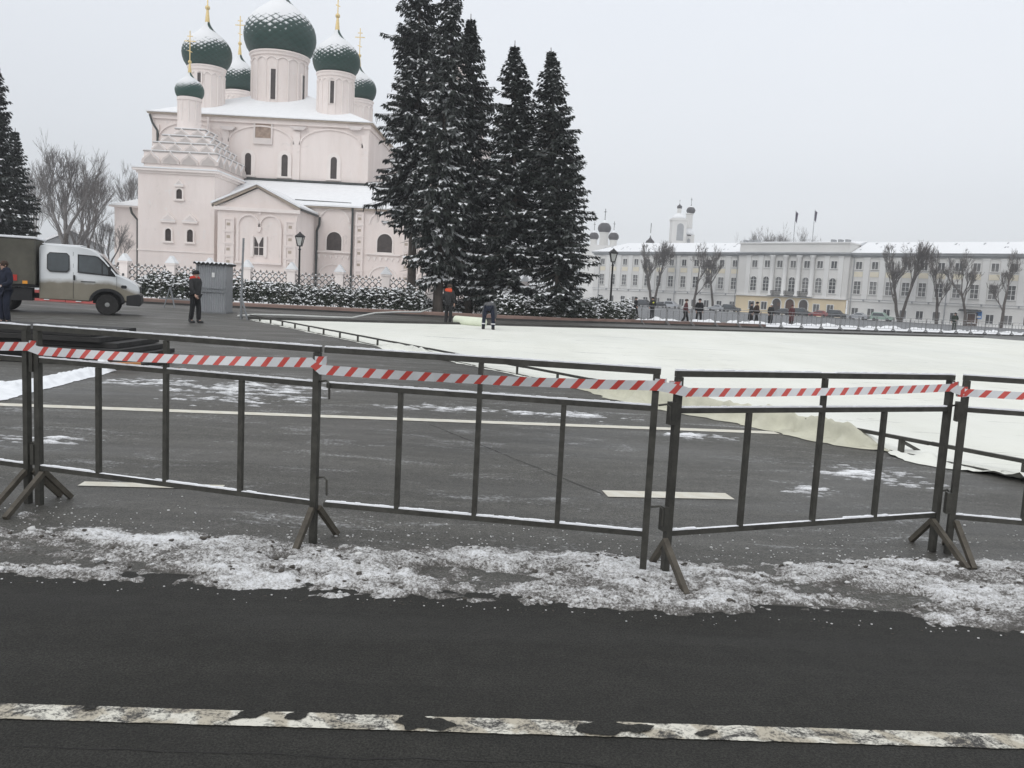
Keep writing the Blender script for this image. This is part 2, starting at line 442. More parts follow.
def person(label, loc, rz, jacket, trousers, scale=1.0, pose=None, hat=None, hood=None, coat=False, glove=None,
           boots='black_plastic', group=None, vest=None, stripes=False, hair='face_dark', hold=None):
    J = dict(pelvis=(0, 0, .95), spine=(0, -.01, 1.14), chest=(0, 0, 1.33), neck=(0, 0, 1.47), chin=(0, -.02, 1.545), head=(0, -.02, 1.63), crown=(0, 0, 1.705),
             shL=(.175, 0, 1.40), elL=(.235, .03, 1.13), wrL=(.235, -.06, .89), shR=(-.175, 0, 1.40), elR=(-.235, .03, 1.13), wrR=(-.235, -.06, .89),
             hipL=(.09, 0, .89), knL=(.10, -.02, .50), anL=(.10, .02, .09), toL=(.11, -.15, .035),
             hipR=(-.09, 0, .89), knR=(-.10, -.02, .50), anR=(-.10, .02, .09), toR=(-.11, -.15, .035))
    J.update(pose or {})
    J = {k: Vector(v) * scale for k, v in J.items()}; S = scale
    t = thing('person', label, 'person', loc, rz, group)
    def grow(chains, extra=0.0):
        names = []; edges = []; rad = []
        for ch in chains:
            prev = None
            for nm, r in ch:
                if nm not in names: names.append(nm); rad.append(r if not hasattr(r, '__len__') else r)
                i = names.index(nm)
                if prev is not None: edges.append((prev, i))
                prev = i
        return skin_mesh([J[n] for n in names], edges, [(r * S, r * S) if not hasattr(r, '__len__') else (r[0] * S, r[1] * S) for r in rad])
    b = MB(); b.add(*grow([[('pelvis', (.13, .10)), ('spine', (.12, .09)), ('chest', (.14, .10)), ('neck', .05), ('chin', (.062, .07)), ('head', (.075, .09)), ('crown', (.05, .06))],
        [('chest', .1), ('shL', .055), ('elL', .04), ('wrL', .028)], [('chest', .1), ('shR', .055), ('elR', .04), ('wrR', .028)],
        [('pelvis', .1), ('hipL', .08), ('knL', .055), ('anL', .04), ('toL', .03)], [('pelvis', .1), ('hipR', .08), ('knR', .055), ('anR', .04), ('toR', .03)]]))
    up = (J['crown'] - J['chin']).normalized(); fw = Vector((0, -1, 0)); fw = (fw - up * fw.dot(up))
    fw = fw.normalized() if fw.length > .3 else Vector((0, 0, -1)); sd = up.cross(fw).normalized(); hc = J['head']
    b.tube([hc + fw * .08 * S + up * .015 * S, hc + fw * .108 * S - up * .022 * S], [.008 * S, .016 * S], 6)          # nose
    for s in (-1, 1): b.ball(hc + sd * s * .078 * S - up * .005 * S, .026 * S, 6, 4, (.5, .8, 1.1))                 # ears
    b.cur = 1
    for s in (-1, 1): b.ball(hc + fw * .083 * S + sd * s * .03 * S + up * .012 * S, .012 * S, 6, 4)                   # eyes
    b.cur = 2; b.tube([hc + fw * .088 * S - up * .052 * S - sd * .022 * S, hc + fw * .088 * S - up * .052 * S + sd * .022 * S], .007 * S, 5)
    b.cur = 3
    for k, s in (('L', 1), ('R', -1)): hand(b, J['wr' + k], J['wr' + k] - J['el' + k], s, Vector((-s, -.2, 0)))
    b.build('body', ['skin', 'face_dark', 'lip', glove or 'skin'], t, True, world=False)
    j = MB(); drop = J['pelvis'] + (J['pelvis'] - J['spine']).normalized() * .1 * S; J['hem'] = drop
    for k in 'LR': J['cu' + k] = J['wr' + k].lerp(J['el' + k], .08)
    J['collar'] = J['neck'].lerp(J['chin'], .25)
    j.add(*grow([[('hem', (.21, .175)), ('pelvis', (.21, .175)), ('spine', (.205, .17)), ('chest', (.215, .175)), ('collar', (.085, .085))],
        [('chest', .16), ('shL', .11), ('elL', .088), ('cuL', .066)], [('chest', .16), ('shR', .11), ('elR', .088), ('cuR', .066)]]))
    if coat:
        kz = .42 * S
        j.lathe([(.20 * S, kz - .02), (.205 * S, kz), (.195 * S, .7 * S), (.17 * S, .98 * S), (.15 * S, 1.1 * S)], (0, 0, 0), 14)
    j.build('coat' if coat else 'jacket', jacket, t, True, world=False)
    q = MB(); q.add(*grow([[('pelvis', (.15, .13)), ('hipL', .112), ('knL', .085), ('anL', .078)], [('pelvis', .15), ('hipR', .112), ('knR', .085), ('anR', .078)]]))
    q.build('trousers', trousers, t, True, world=False)
    for k in 'LR':
        c = MB(); a, d = J['an' + k], J['to' + k]
        J['x'] = a + Vector((0, 0, .1 * S)); J['y'] = a + Vector((0, .02 * S, -.045 * S)); J['z'] = d
        J['z'] = d + (d - a) * .12; c.add(*grow([[('x', .085), ('y', .075), ('z', .06)]])); c.build('boot', boots, t, True, world=False)
    if hat:
        h = MB(); R = .115 * S; cc = hc + up * .025 * S
        m = Matrix((sd, -fw, up)).transposed()
        prof = [(1.0, -.25), (1.04, .1), (1.0, .45), (.75, .78), (.3, .93), (0.01, .95)]; n = 12; vs = []
        for r, z in prof: vs += [cc + m @ Vector((r * R * .92 * math.cos(2 * PI * k / n), r * R * 1.05 * math.sin(2 * PI * k / n), z * R)) for k in range(n)]
        h.add(vs, [(i * n + k, i * n + (k + 1) % n, (i + 1) * n + (k + 1) % n, (i + 1) * n + k) for i in range(len(prof) - 1) for k in range(n)])
        h.box(cc + fw * .11 * S, (.12 * S, .05 * S, .012 * S), mat=m)
        h.build('hat', hat, t, True, world=False)
    else:
        h = MB(); h.ball(hc + up * .035 * S - fw * .02 * S, .1 * S, 12, 8, (1, 1.1, 1)); h.build('hair', hair, t, True, world=False)
    if hood:      # hood thrown back and yoke over the shoulders
        h = MB(); J['h0'] = J['shL'].lerp(J['neck'], .25) + up * .05 * S; J['h1'] = J['neck'] - fw * .10 * S + up * .01 * S; J['h2'] = J['shR'].lerp(J['neck'], .25) + up * .05 * S
        J['h3'] = J['neck'] + fw * .09 * S - up * .03 * S
        h.add(*grow([[('h1', .12), ('h0', .135), ('h3', .10)], [('h1', .12), ('h2', .135)]])); h.build('hood', hood, t, True, world=False)
    if vest:
        h = MB(); J['v0'] = J['spine']; J['v1'] = J['chest'].lerp(J['neck'], .25)
        h.add(*grow([[('v0', (.205, .17)), ('chest', (.215, .175)), ('v1', (.19, .15))]])); h.build('vest', vest, t, True, world=False)
    if stripes:
        h = MB()
        for k in 'LR':
            p = J['anL' if k == 'L' else 'anR'].lerp(J['kn' + k], .42); h.tube([p - Vector((0, 0, .022)), p + Vector((0, 0, .022))], .094 * S, 10)
        h.build('reflective_band', 'cloth_white', t, True, world=False)
    return t

def turn(deg): return math.radians(deg)
WALK = dict(knL=(.10, -.14, .51), anL=(.10, -.20, .09), toL=(.11, -.36, .04), knR=(-.10, .03, .50), anR=(-.10, .26, .13), toR=(-.11, .12, .035),
            elL=(.24, .12, 1.15), wrL=(.24, .12, .90), elR=(-.24, -.04, 1.14), wrR=(-.23, -.20, .93))
BEND = dict(spine=(0, -.17, 1.04), chest=(0, -.36, .98), neck=(0, -.51, .91), chin=(0, -.58, .87), head=(0, -.65, .82), crown=(0, -.72, .79),
            shL=(.19, -.40, .93), elL=(.25, -.44, .66), wrL=(.22, -.56, .43), shR=(-.19, -.40, .93), elR=(-.25, -.44, .66), wrR=(-.22, -.56, .43),
            hipL=(.12, .02, .90), knL=(.19, -.05, .49), anL=(.20, .0, .09), toL=(.22, -.17, .035), hipR=(-.12, .02, .90), knR=(-.19, -.05, .49), anR=(-.20, 0, .09), toR=(-.22, -.17, .035))
LIFT = dict(elL=(.26, -.02, 1.15), wrL=(.16, -.26, 1.05), knL=(.12, -.05, .5))

pa = G(5, 324); pb = G(195, 323); pc = P(448, 322, 37.0); pc.z = 0; pd = G(488, 330)
person('man in a navy hooded jacket standing in front of the canvas truck', pa, turn(-20), 'cloth_navy', 'cloth_navy', .97, LIFT, None, 'cloth_navy', glove='cloth_white', hair='cloth_brown')
person('man in dark workwear and cap with red shoulders beside the grey tin cabinet', pb, turn(72), 'cloth_charcoal', 'cloth_black', .985, dict(WALK, anR=(-.10, .10, .09), toR=(-.11, -.07, .035), anL=(.10, -.06, .09), toL=(.11, -.23, .035), knL=(.1, -.07, .5)), 'cloth_black', 'cloth_red')
person('worker with bright orange shoulders standing upright by the rolled fabric', pc, turn(160), 'cloth_charcoal', 'cloth_charcoal', 1.0, LIFT, 'cloth_brown', 'cloth_orange')
person('worker in navy trousers bending over at the rolled fabric', pd, turn(178), 'cloth_grey', 'cloth_navy', .97, BEND, 'cloth_brown', 'cloth_pink', stripes=True)
FOLK = 'people walking along the far fence'
def far(u, d, *a, **k):
    x = P(u, 300, d); return a and person(a[0], (x.x, d, gz(d)), *a[1:], group=FOLK, **k)
far(636, 66, 'person in black near the end of the snowy hedge', turn(60), 'cloth_black', 'cloth_black', .93, WALK, 'cloth_black')
far(653, 67, 'person in a yellow high visibility vest behind the far fence', turn(200), 'cloth_charcoal', 'cloth_charcoal', .98, None, 'cloth_black', vest='cloth_yellow')
far(686.5, 54.5, 'walker in a maroon coat leaning forward with a bag by the man in black', turn(75), 'cloth_maroon', 'cloth_black', .95, WALK, 'cloth_brown')
far(700, 56.5, 'man in a black jacket with legs apart facing the maroon coat', turn(10), 'cloth_black', 'cloth_black', 1.0, dict(anL=(.17, .02, .09), toL=(.19, -.15, .035), knL=(.14, -.02, .5), anR=(-.17, .02, .09), toR=(-.19, -.15, .035), knR=(-.14, -.02, .5)), 'cloth_black')
far(752, 62.5, 'woman in a long charcoal coat close beside another walker', turn(80), 'cloth_charcoal', 'cloth_black', .96, None, 'cloth_charcoal', coat=True)
far(757.5, 63.5, 'walker in a brown jacket half hidden by the long charcoal coat', turn(95), 'cloth_brown', 'cloth_black', 1.0, WALK, 'cloth_black')
far(772, 66, 'walker in a dark coat with a pale hat in front of the yellow ground floor', turn(15), 'cloth_charcoal', 'cloth_black', .95, None, 'cloth_white', coat=True)
far(793, 67, 'walker in a red brown coat in front of the yellow ground floor', turn(20), 'cloth_maroon', 'cloth_brown', .95, None, 'cloth_maroon', coat=True)
far(957, 80, 'person in dark green clothes alone by the long snow bank', turn(-30), 'cloth_green', 'cloth_green', 1.02, LIFT, 'cloth_black')
# ------------------------------------------------------------------ ground, roads, paint, kerb
def sheet(name, poly, z, mat, cuts=(75.0, 150.0), kind='structure'):
    """flat polygon following the fall of the ground, z above it"""
    import bmesh
    bm = bmesh.new(); bm.faces.new([bm.verts.new((x, y, 0)) for x, y in poly])
    for c in cuts:
        bmesh.ops.bisect_plane(bm, geom=bm.verts[:] + bm.edges[:] + bm.faces[:], plane_co=(0, c, 0), plane_no=(0, 1, 0))
    for v in bm.verts: v.co.z = gz(v.co.y) + z
    me = bpy.data.meshes.new(name); bm.to_mesh(me); bm.free(); me.materials.append(M[mat])
    if me.polygons and me.polygons[0].normal.z < 0: me.flip_normals()
    o = bpy.data.objects.new(name, me); COL.objects.link(o); return tag(o, kind=kind)

sheet('ground', [(-1500, -300), (1500, -300), (1500, 2500), (-1500, 2500)], 0, 'ground_snow')
KERB = [(-70, 40.5), (-17, 42.2), (0, 45.0), (6, 49.2), (42, 71), (110, 112)]
sheet('square', [(-70, 4.28), (110, 4.28)] + KERB[::-1], .004, 'square_asphalt')
sheet('road', [(-70, -40), (110, -40), (110, 4.28), (-70, 4.28)], .008, 'near_asphalt')
A0 = Vector((P(592, 300, 240).x, 240.0)); A1 = Vector((P(1024, 320, 164).x, 164.0))
BD = (A1 - A0).normalized(); BN = Vector((BD.y, -BD.x))
if BN.y > 0: BN = -BN
def wl(s, off=0.0): q = A0 + BD * s + BN * off; return q
st = [wl(-25, 2.2), wl(180, 2.2), Vector((125, 123.5)), Vector((110, 114.6)), Vector((42, 73.4)), Vector((9.0, 53.4))]
sheet('street', [(q.x, q.y) for q in st], .006, 'street_asphalt')

def strip(name, x0, y0, x1, y1, w, z, mat):
    d = Vector((x1 - x0, y1 - y0)).normalized(); n = Vector((-d.y, d.x)) * w / 2
    mb = MB(); a, b = Vector((x0, y0)), Vector((x1, y1))
    mb.face([(q.x, q.y, z) for q in (a - n, b - n, b + n, a + n)])
    return tag(mb.build(name, mat), kind='structure')
mb = MB(); pv = None
for k in range(901):
    x = -4.5 + k * .01; y = 2.891 + x * .04247; e0 = .0525 + .005 * fbm(x * 9, 1.1) + .0025 * fbm(x * 50, 2.2); e1 = .0525 + .005 * fbm(x * 9, 7.1) + .0025 * fbm(x * 50, 8.2)
    q = ((x, y - e0, .012), (x, y + e1, .012))
    if pv: mb.face([pv[0], q[0], q[1], pv[1]])
    pv = q
tag(mb.build('edge_line', 'worn_paint'), kind='structure')
strip('lane_line', -60, 9.38 - 5.46, 3.35, 10.30, .20, .009, 'road_paint')
strip('lane_dash', -3.17, 6.05, -2.15, 6.16, .13, .009, 'road_paint')
strip('lane_dash', .80, 6.60, 1.85, 6.735, .21, .009, 'road_paint')
# patches of newer tar lying over the worn edge line, and the fine crack beside it
def blob(name, cx, cy, rx, ry, mat, z, seed, n=26, rz=0.0):
    r = random.Random(seed); mb = MB(); pts = []
    for k in range(n):
        a = 2 * PI * k / n; q = 1 + .5 * fbm(math.cos(a) * 1.3 + seed, math.sin(a) * 1.3, seed * 1.7, 3)
        x, y = rx * q * math.cos(a), ry * q * math.sin(a)
        pts.append((cx + x * math.cos(rz) - y * math.sin(rz), cy + x * math.sin(rz) + y * math.cos(rz), z))
    mb.face(pts); return tag(mb.build(name, mat), kind='structure')
for u, v, rx, ry, sd, rz in ((250, 717, .07, .03, 1, .6), (298, 719, .05, .03, 2, .7), (415, 725, .06, .055, 3, .2), (437, 728, .07, .04, 4, .1), (608, 731, .09, .05, 5, .1), (640, 733, .05, .025, 12, .4),
                             (90, 711, .03, .02, 6, .5), (705, 737, .05, .02, 7, .5)):
    g = G(u, v); blob('tar_patch', g.x, g.y, rx, ry, 'near_asphalt', .0145 + .0004 * sd, sd, rz=rz)
mb = MB(); r_ = random.Random(5); pts = []
for k in range(46):
    x = -1.6 + k * .045; pts.append(Vector((x, 2.66 + x * .035 + .02 * fbm(x * 3, 1, 0) + r_.uniform(-.004, .004), .0095)))
for a, b in zip(pts, pts[1:]):
    w = r_.uniform(.001, .004); mb.face([a + Vector((0, -w, 0)), b + Vector((0, -w, 0)), b + Vector((0, w, 0)), a + Vector((0, w, 0))])
tag(mb.build('road_crack', 'rubber'), kind='structure')
mb = MB(); pts = []                      # seam across the square
for k in range(40):
    f = k / 39; a, b = G(430, 425), G(603, 495); q = a.lerp(b, f); pts.append(Vector((q.x + .03 * fbm(q.y * 2, 3), q.y, .0065)))
for a, b in zip(pts, pts[1:]):
    w = r_.uniform(.006, .02); mb.face([a + Vector((0, -w, 0)), b + Vector((0, -w, 0)), b + Vector((0, w, 0)), a + Vector((0, w, 0))])
tag(mb.build('asphalt_seam', 'kerb_dark'), kind='structure')

def kerb(name, pts, w, h, mat, z0=0.0, off=0.0):
    mb = MB()
    P3 = [Vector((x, y)) for x, y in pts]
    L, R = [], []
    for i, p in enumerate(P3):
        d = (P3[min(i + 1, len(P3) - 1)] - P3[max(i - 1, 0)]).normalized(); n = Vector((-d.y, d.x))
        L.append(p + n * (off + w)); R.append(p + n * off)
    for i in range(len(P3) - 1):
        z1, z2 = gz(P3[i].y) + z0, gz(P3[i + 1].y) + z0
        a, b, c, d = R[i], R[i + 1], L[i + 1], L[i]
        vs = [(a.x, a.y, z1), (b.x, b.y, z2), (c.x, c.y, z2), (d.x, d.y, z1)]; vs += [(x, y, z + h) for x, y, z in vs]
        mb.add(vs, [(4, 5, 6, 7), (0, 1, 5, 4), (2, 3, 7, 6), (1, 2, 6, 5), (3, 0, 4, 7)])
    return tag(mb.build(name, mat), kind='structure')
kerb('kerb', KERB, .25, .10, 'kerb_dark')
kerb('footpath', KERB[:4] + [(17, 55.86)], 1.5, .24, 'kerb_board', 0, .253)

# ------------------------------------------------------------------ slush and snow that lies on the asphalt
def lumps(name, x0, x1, y0, y1, dx, hfun, label, mat='slush'):
    nx = int((x1 - x0) / dx) + 1; ny = int((y1 - y0) / dx) + 1
    vs = []; att = []
    for j in range(ny):
        for i in range(nx):
            x = x0 + i * dx; y = y0 + j * dx; h = hfun(x, y); vs.append((x, y, h + gz(y))); att.append(max(0, h) * 12)
    fs = []
    for j in range(ny - 1):
        for i in range(nx - 1):
            q = (j * nx + i, j * nx + i + 1, (j + 1) * nx + i + 1, (j + 1) * nx + i)
            if max(vs[k][2] - gz(vs[k][1]) for k in q) > .0: fs.append(q)
    used = sorted({k for f in fs for k in f}); mp = {k: i for i, k in enumerate(used)}
    me = bpy.data.meshes.new(name); me.from_pydata([vs[k] for k in used], [], [tuple(mp[k] for k in f) for f in fs])
    at = me.attributes.new('lump', 'FLOAT', 'POINT'); at.data.foreach_set('value', [att[k] for k in used])
    me.materials.append(M[mat]); me.polygons.foreach_set('use_smooth', [True] * len(me.polygons))
    o = bpy.data.objects.new(name, me); COL.objects.link(o); return tag(o, label, kind='stuff')

def smooth(a, b, x):
    t = min(1, max(0, (x - a) / (b - a))); return t * t * (3 - 2 * t)
def verge(x, y):
    near = 4.05 + .012 * x + .10 * fbm(x * .9, 2.0) + .05 * fbm(x * 5, 9) + .035 * fbm(x * 17, y * 9, 4)
    if x < -1: near += .05 * (-1 - x)
    far_ = 4.93 + .16 * fbm(x * .8, 5.3) + (.16 * max(0, x - 1.0)) + .05 * fbm(x * 5, 4)
    if x < -1.5: far_ += .05 * (-1.5 - x)
    m = smooth(near - .05, near + .16, y) * (1 - smooth(far_ - .25, far_ + .22, y))
    h = .022 * fbm(x * 2.2, y * 2.6, 1) + .020 * fbm(x * 6, y * 9, 2) + .014 * fbm(x * 18, y * 24, 3, 3) + .007 * noise.noise(Vector((x * 48, y * 60, 4)))
    for hx_, hy_ in ((.96, 4.52), (2.93, 5.22), (-1.16, 4.75), (-3.1, 5.15)):
        q_ = math.exp(-((x - hx_) / .17) ** 2 - ((y - hy_) / .14) ** 2); h += q_ * (.012 + .02 * fbm(x * 14, y * 14, 6)); m = max(m, q_ * .6)
    for hx_, hy_ in ((1.0, 4.34), (-1.25, 4.62), (-3.2, 5.13), (2.97, 5.14)): h -= .045 * math.exp(-((x - hx_) / .09) ** 2 - ((y - hy_) / .10) ** 2)
    bare = smooth(.05, .36, fbm(x * .8 + 3.1, y * 1.9, 7.7)) * .035
    if 1.5 < x < 2.5: bare += .04 * math.exp(-((x - 1.95) / .35) ** 2 - ((y - 4.62) / .16) ** 2)
    return m * .056 + h * (.55 + .45 * m) - .018 - bare * m * .95
lumps('slush_verge', -5.2, 6.2, 3.85, 6.1, .013, verge, 'strip of dirty trodden slush along the road edge under the barriers')

def dust(cx, cy, rx, ry, sd, amp=.02):
    def f(x, y):
        d = ((x - cx) / rx) ** 2 + ((y - cy) / ry) ** 2
        return amp * (1 - d) * .9 + amp * 1.1 * fbm(x * 1.6 + sd, y * 5.0, sd) + amp * .9 * fbm(x * 7, y * 14 + sd, sd + 4) - amp * .55
    return f
for u, v, ru, rv, sd in ((255, 391, 85, 14, 1), (445, 408, 75, 4, 2), (560, 415, 80, 4, 3), (860, 474, 75, 9, 4), (805, 492, 35, 6, 5), (150, 382, 50, 6, 6), (905, 483, 40, 5, 8),
                         (30, 440, 60, 5, 9), (700, 437, 60, 3, 10)):
    c = G(u, v); e = G(u + ru, v + ru * .05); f = G(u, v - rv); ry = abs(f.y - c.y); rx = abs(e.x - c.x)
    lumps('snow_dusting', c.x - rx * 1.15, c.x + rx * 1.15, c.y - ry * 1.2, c.y + ry * 1.2, max(.02, rx / 75), dust(c.x, c.y, rx, ry, sd), 'thin blown snow lying on the grey asphalt', 'blown_snow')
# crumbs of ice behind the verge
mb = MB(); r_ = random.Random(8)
for k in range(900):
    x = r_.uniform(-4.5, 5.2); y = 4.85 + abs(r_.gauss(0, .38)) + max(0, .16 * (x - 1)); s = r_.uniform(.003, .008) * (1.9 if r_.random() < .06 else 1)
    mb.ball((x, y, .005 + s * .2), s, 5, 3, (1, r_.uniform(.6, 1), .5))
tag(mb.build('ice_crumbs', 'dirty_snow', smooth=True), 'crumbs of ice scattered behind the slush strip', kind='stuff')

# clods of trodden snow and mud in the slush
mb = MB(); r_ = random.Random(21)
for k in range(1500):
    x = r_.uniform(-4.8, 5.6); y = r_.uniform(3.98, 5.9); h = verge(x, y)
    if h < .006: continue
    s = r_.uniform(.006, .016) * (1.7 if r_.random() < .08 else 1); mb.cur = 1 if r_.random() < .42 else 0
    a = r_.uniform(0, 6.28); c_ = len(mb.v); mb.ball((x, y, h + s * .2), s, 6, 4, (1.2, r_.uniform(.6, 1), r_.uniform(.5, .8)))
    for i in range(c_, len(mb.v)): q = mb.v[i]; n_ = .75 * s * noise.noise(Vector((q[0] * 70, q[1] * 70, q[2] * 70))); mb.v[i] = (q[0] + n_, q[1] - n_, q[2] + n_)
for k in range(280):      # crumbs that rolled onto the road
    x = r_.uniform(-4.5, 4.5); y = 4.06 + .012 * x + .1 * fbm(x * .9, 2.0) + (.05 * (-1 - x) if x < -1 else 0) - abs(r_.gauss(0, .05)); s = r_.uniform(.002, .006); mb.cur = 1 if r_.random() < .5 else 0
    mb.ball((x, y, .009), s, 5, 3, (1.2, 1, .6))
tag(mb.build('slush_clods', ['dirty_snow', 'mud'], smooth=True), 'clods of grey snow and mud trodden into the slush strip', kind='stuff')
# the ridge of cleared snow beyond the rink
def ridge(x, y):
    t = (x - 6) / 36.0; yc = 49.6 + t * 21.8
    d = y - yc - 1.1 - .4 * fbm(x * .25, 1); m = math.exp(-(d / .75) ** 2) * smooth(5.5, 8, x)
    return m * (.34 + .22 * fbm(x * .6, y * .8, 3) + .16 * fbm(x * 2.4, y * 2.4, 5)) - .04
lumps('snow_ridge', 5, 66, 48.5, 88, .20, ridge, 'long low ridge of cleared snow behind the rink', 'snow')

# ------------------------------------------------------------------ crowd barriers
def rail_snow(mb, a, b, w, seed, dens=.85):
    r = random.Random(seed); a, b = Vector(a), Vector(b); n = max(4, int((b - a).length / .03)); d = (b - a) / n; run = 0
    on = True
    for k in range(n):
        if r.random() < .07: on = r.random() < dens
        q = a + d * (k + .5); h = .006 + .004 * r.random() if on else .0012
        mb.box(q + Vector((0, 0, h / 2)), (w * r.uniform(.75, .98), d.length * 1.02, h), mat=Matrix.Rotation(math.atan2(d.y, d.x) - PI / 2, 3, 'Z'))

def barrier(label, a, b, left, right, feet_l, feet_r, bars, seed, simple_=False, group='steel crowd barriers in the front row', lean=0.0, top=1.19, low=.26):
    a, b = Vector((a[0], a[1], 0)), Vector((b[0], b[1], 0)); d = b - a; w = d.length
    t = thing('crowd_barrier', label, 'barrier', (a.x, a.y, gz(a.y)), math.atan2(d.y, d.x), group)
    mid = top - .21; T = .020 if simple_ else .0315; PW = .6 if simple_ else .86
    def one(name, f, mat='far_steel' if simple_ else 'iron'): m = MB(); f(m); return m.build(name, mat, t, world=False)
    one('top_rail', lambda m: m.bar((0, 0, top), (w, 0, top), T))
    one('middle_rail', lambda m: m.bar((.018, 0, mid), (w - .018, 0, mid), T * .92))
    one('bottom_rail', lambda m: m.bar((.018, 0, low), (w - .018, 0, low), T * .92))
    def post(x, z0):
        one('post', lambda m: m.b2(x - .022 * PW, x + .022 * PW, -.0225 * PW, .0225 * PW, z0, top - .018))
    if left: post(.022, .0)
    if right: post(w - .022, .0)
    for f, full in bars:
        x = w * f; z1 = (top - .018) if full else mid - .016
        one('upright', lambda m: m.b2(x - .0165 * PW, x + .0165 * PW, -.0165 * PW, .0165 * PW, low + .0165, z1))
    for on, x in ((feet_l, .022), (feet_r, w - .022)):
        if on is True: on = (.30, 0)
        if on:
            for s in (-1, 1): one('foot_strut', lambda m: m.bar((x + (.5 * on[1] if s < 0 else .02), 0.02 * s, low - .03), (x + (.05 if s > 0 else on[1]), .22 if s > 0 else -on[0], .012), .032, .032), 'far_steel' if simple_ else 'rusty_iron')
    if left:
        for z0_, z1_ in ((mid - .08, mid + .05), (low + .02, low + .16)): one('hinge_sleeve', lambda m: m.b2(-.026, .002, -.028, .028, z0_, z1_))
    if right:
        for z in (mid + .02, low + .16):
            one('hook', lambda m: m.tube([(w, 0, z), (w + .045, -.01, z + .01), (w + .065, -.012, z - .005), (w + .068, -.012, z - .10)], .0065, 6))
    for k, (z, x0, dn) in enumerate(((top + .018, 0, .85), (mid + .0165, .03, .85), (low + .0165, .03, .6))[:2 if simple_ else 3]):
        m = MB(); rail_snow(m, (x0, 0, z), (w - x0, 0, z), T * .92, seed + k, dn); m.build('rail_snow', 'rail_snow', [c for c in t.children if c.name.startswith(('top_rail', 'middle_rail', 'bottom_rail')[k])][0], world=False)
    return t

p1 = G(37, 505); p2 = G(316, 545); p3a = G(646, 578); p3b = G(661, 577); p4 = G(934, 552)
dv = (p2 - p1).normalized()
barrier('steel barrier nearest the wooden planks and the man in navy', p1 - dv * 2.06 - Vector((.05, -.05, 0)), p1 - dv * .05, True, True, True, True, ((.25, False), (.5, True), (.75, False)), 10)
barrier('long steel barrier in front of the white folded sheet and dark boards', p1, p2, True, True, (.36, .09), (.22, 0), ((.24, False), (.485, True), (.745, False)), 20, top=1.195)
barrier('steel barrier hooked on in the middle of the row, slanting towards the road', p2 + (p3a - p2).normalized() * .026, p3a, False, True, False, False, ((.24, False), (.48, True), (.73, False)), 30, top=1.195)
barrier('steel barrier crossing the rink corner where the pale fabric spills out', p3b, p4, True, True, (.32, -.06), (.36, -.10), ((.245, False), (.50, True), (.735, False)), 40, top=1.185)
d4 = Vector((.985, -.17, 0)).normalized(); p4b = p4 + Vector((.05, -.03, 0))
barrier('steel barrier farthest from the truck, in front of the exposed rink frame', p4b, p4b + d4 * 2.0, True, True, (.34, .05), True, ((.23, False), (.5, True), (.75, False)), 50)

# ------------------------------------------------------------------ tape
def tape():
    mb = MB(); UL = [0.0]
    def run(a, b, sag, n=26, wdt=.057, tw=0.0, seed=0):
        a, b = Vector(a), Vector(b); L = (b - a).length; prev = None
        for k in range(n + 1):
            f = k / n; p = a.lerp(b, f); p.z -= sag * 4 * f * (1 - f)
            t = tw * math.sin(f * PI) + .28 * fbm(f * 6, seed); off = Vector((0, math.sin(t), math.cos(t))) * wdt / 2
            p = p + Vector((0, .006 * fbm(f * 9, seed + 5), 0)); u = UL[0] + L * f
            if prev is not None:
                q, o, u0 = prev; mb.face([q - o, p - off, p + off, q + o], [(u0, 0), (u, 0), (u, 1), (u0, 1)])
            prev = (p, off, u)
        UL[0] += L
    f = Vector((0, -.034, 0))
    y0 = p1.y
    left = p1 - dv * 2.1
    A = P(-60, 343, left.y + .35) + f; A = P(-120, 341, p1.y + .3) + f
    B = P(30, 346, p1.y) + f; C = P(42, 350.5, p1.y) + f; D = P(313, 362, p2.y) + f; E = P(321, 369, p2.y) + f
    F_ = P(657, 385, p3a.y) + f; Gp = P(672, 388, p3b.y - .02) + f; H = P(686, 391.5, p3b.y + .02) + f; I = P(949, 387, p4.y) + f; K = P(962, 392, p4.y - .03) + f
    W = p4b + d4 * 2.0; L_ = Vector((W.x, W.y, P(1150, 399, W.y).z)) + f
    run(A, B, .01, seed=1); run(B, C, 0, 3); run(C, D, .014, 40, seed=2, tw=.3); run(D, E, 0, 3); run(E, F_, .014, 40, seed=3, tw=-.35); run(F_, Gp, 0, 3); run(Gp, H, 0, 3)
    run(H, I, .012, seed=4, wdt=.05, tw=.5); run(I, K, 0, 3); run(K, L_, .01, seed=5, wdt=.05, tw=.4)
    # the turns of tape wound round the posts
    for c in (p1, p2, p3a, p3b, p4, p4b):
        z = {0: B.z, 1: D.z, 2: F_.z, 3: Gp.z, 4: I.z, 5: K.z}[(p1, p2, p3a, p3b, p4, p4b).index(c)]
        for j in range(2):
            zz = z + .012 * (j - .5); r = .034 + .002 * j; prev = None
            for k in range(9):
                a = 2 * PI * k / 8 + .4; q = Vector((c.x + r * math.cos(a), c.y + r * math.sin(a), zz + .006 * k / 8)); u = k * .03
                if prev is not None: mb.face([prev[0] - Vector((0, 0, .028)), q - Vector((0, 0, .028)), q + Vector((0, 0, .028)), prev[0] + Vector((0, 0, .028))], [(prev[1], 0), (u, 0), (u, 1), (prev[1], 1)])
                prev = (q, u)
    return mb.build('barrier_tape', 'striped_tape', smooth=True)
tag(tape(), 'red and white striped tape strung along the steel barriers', 'barrier tape')

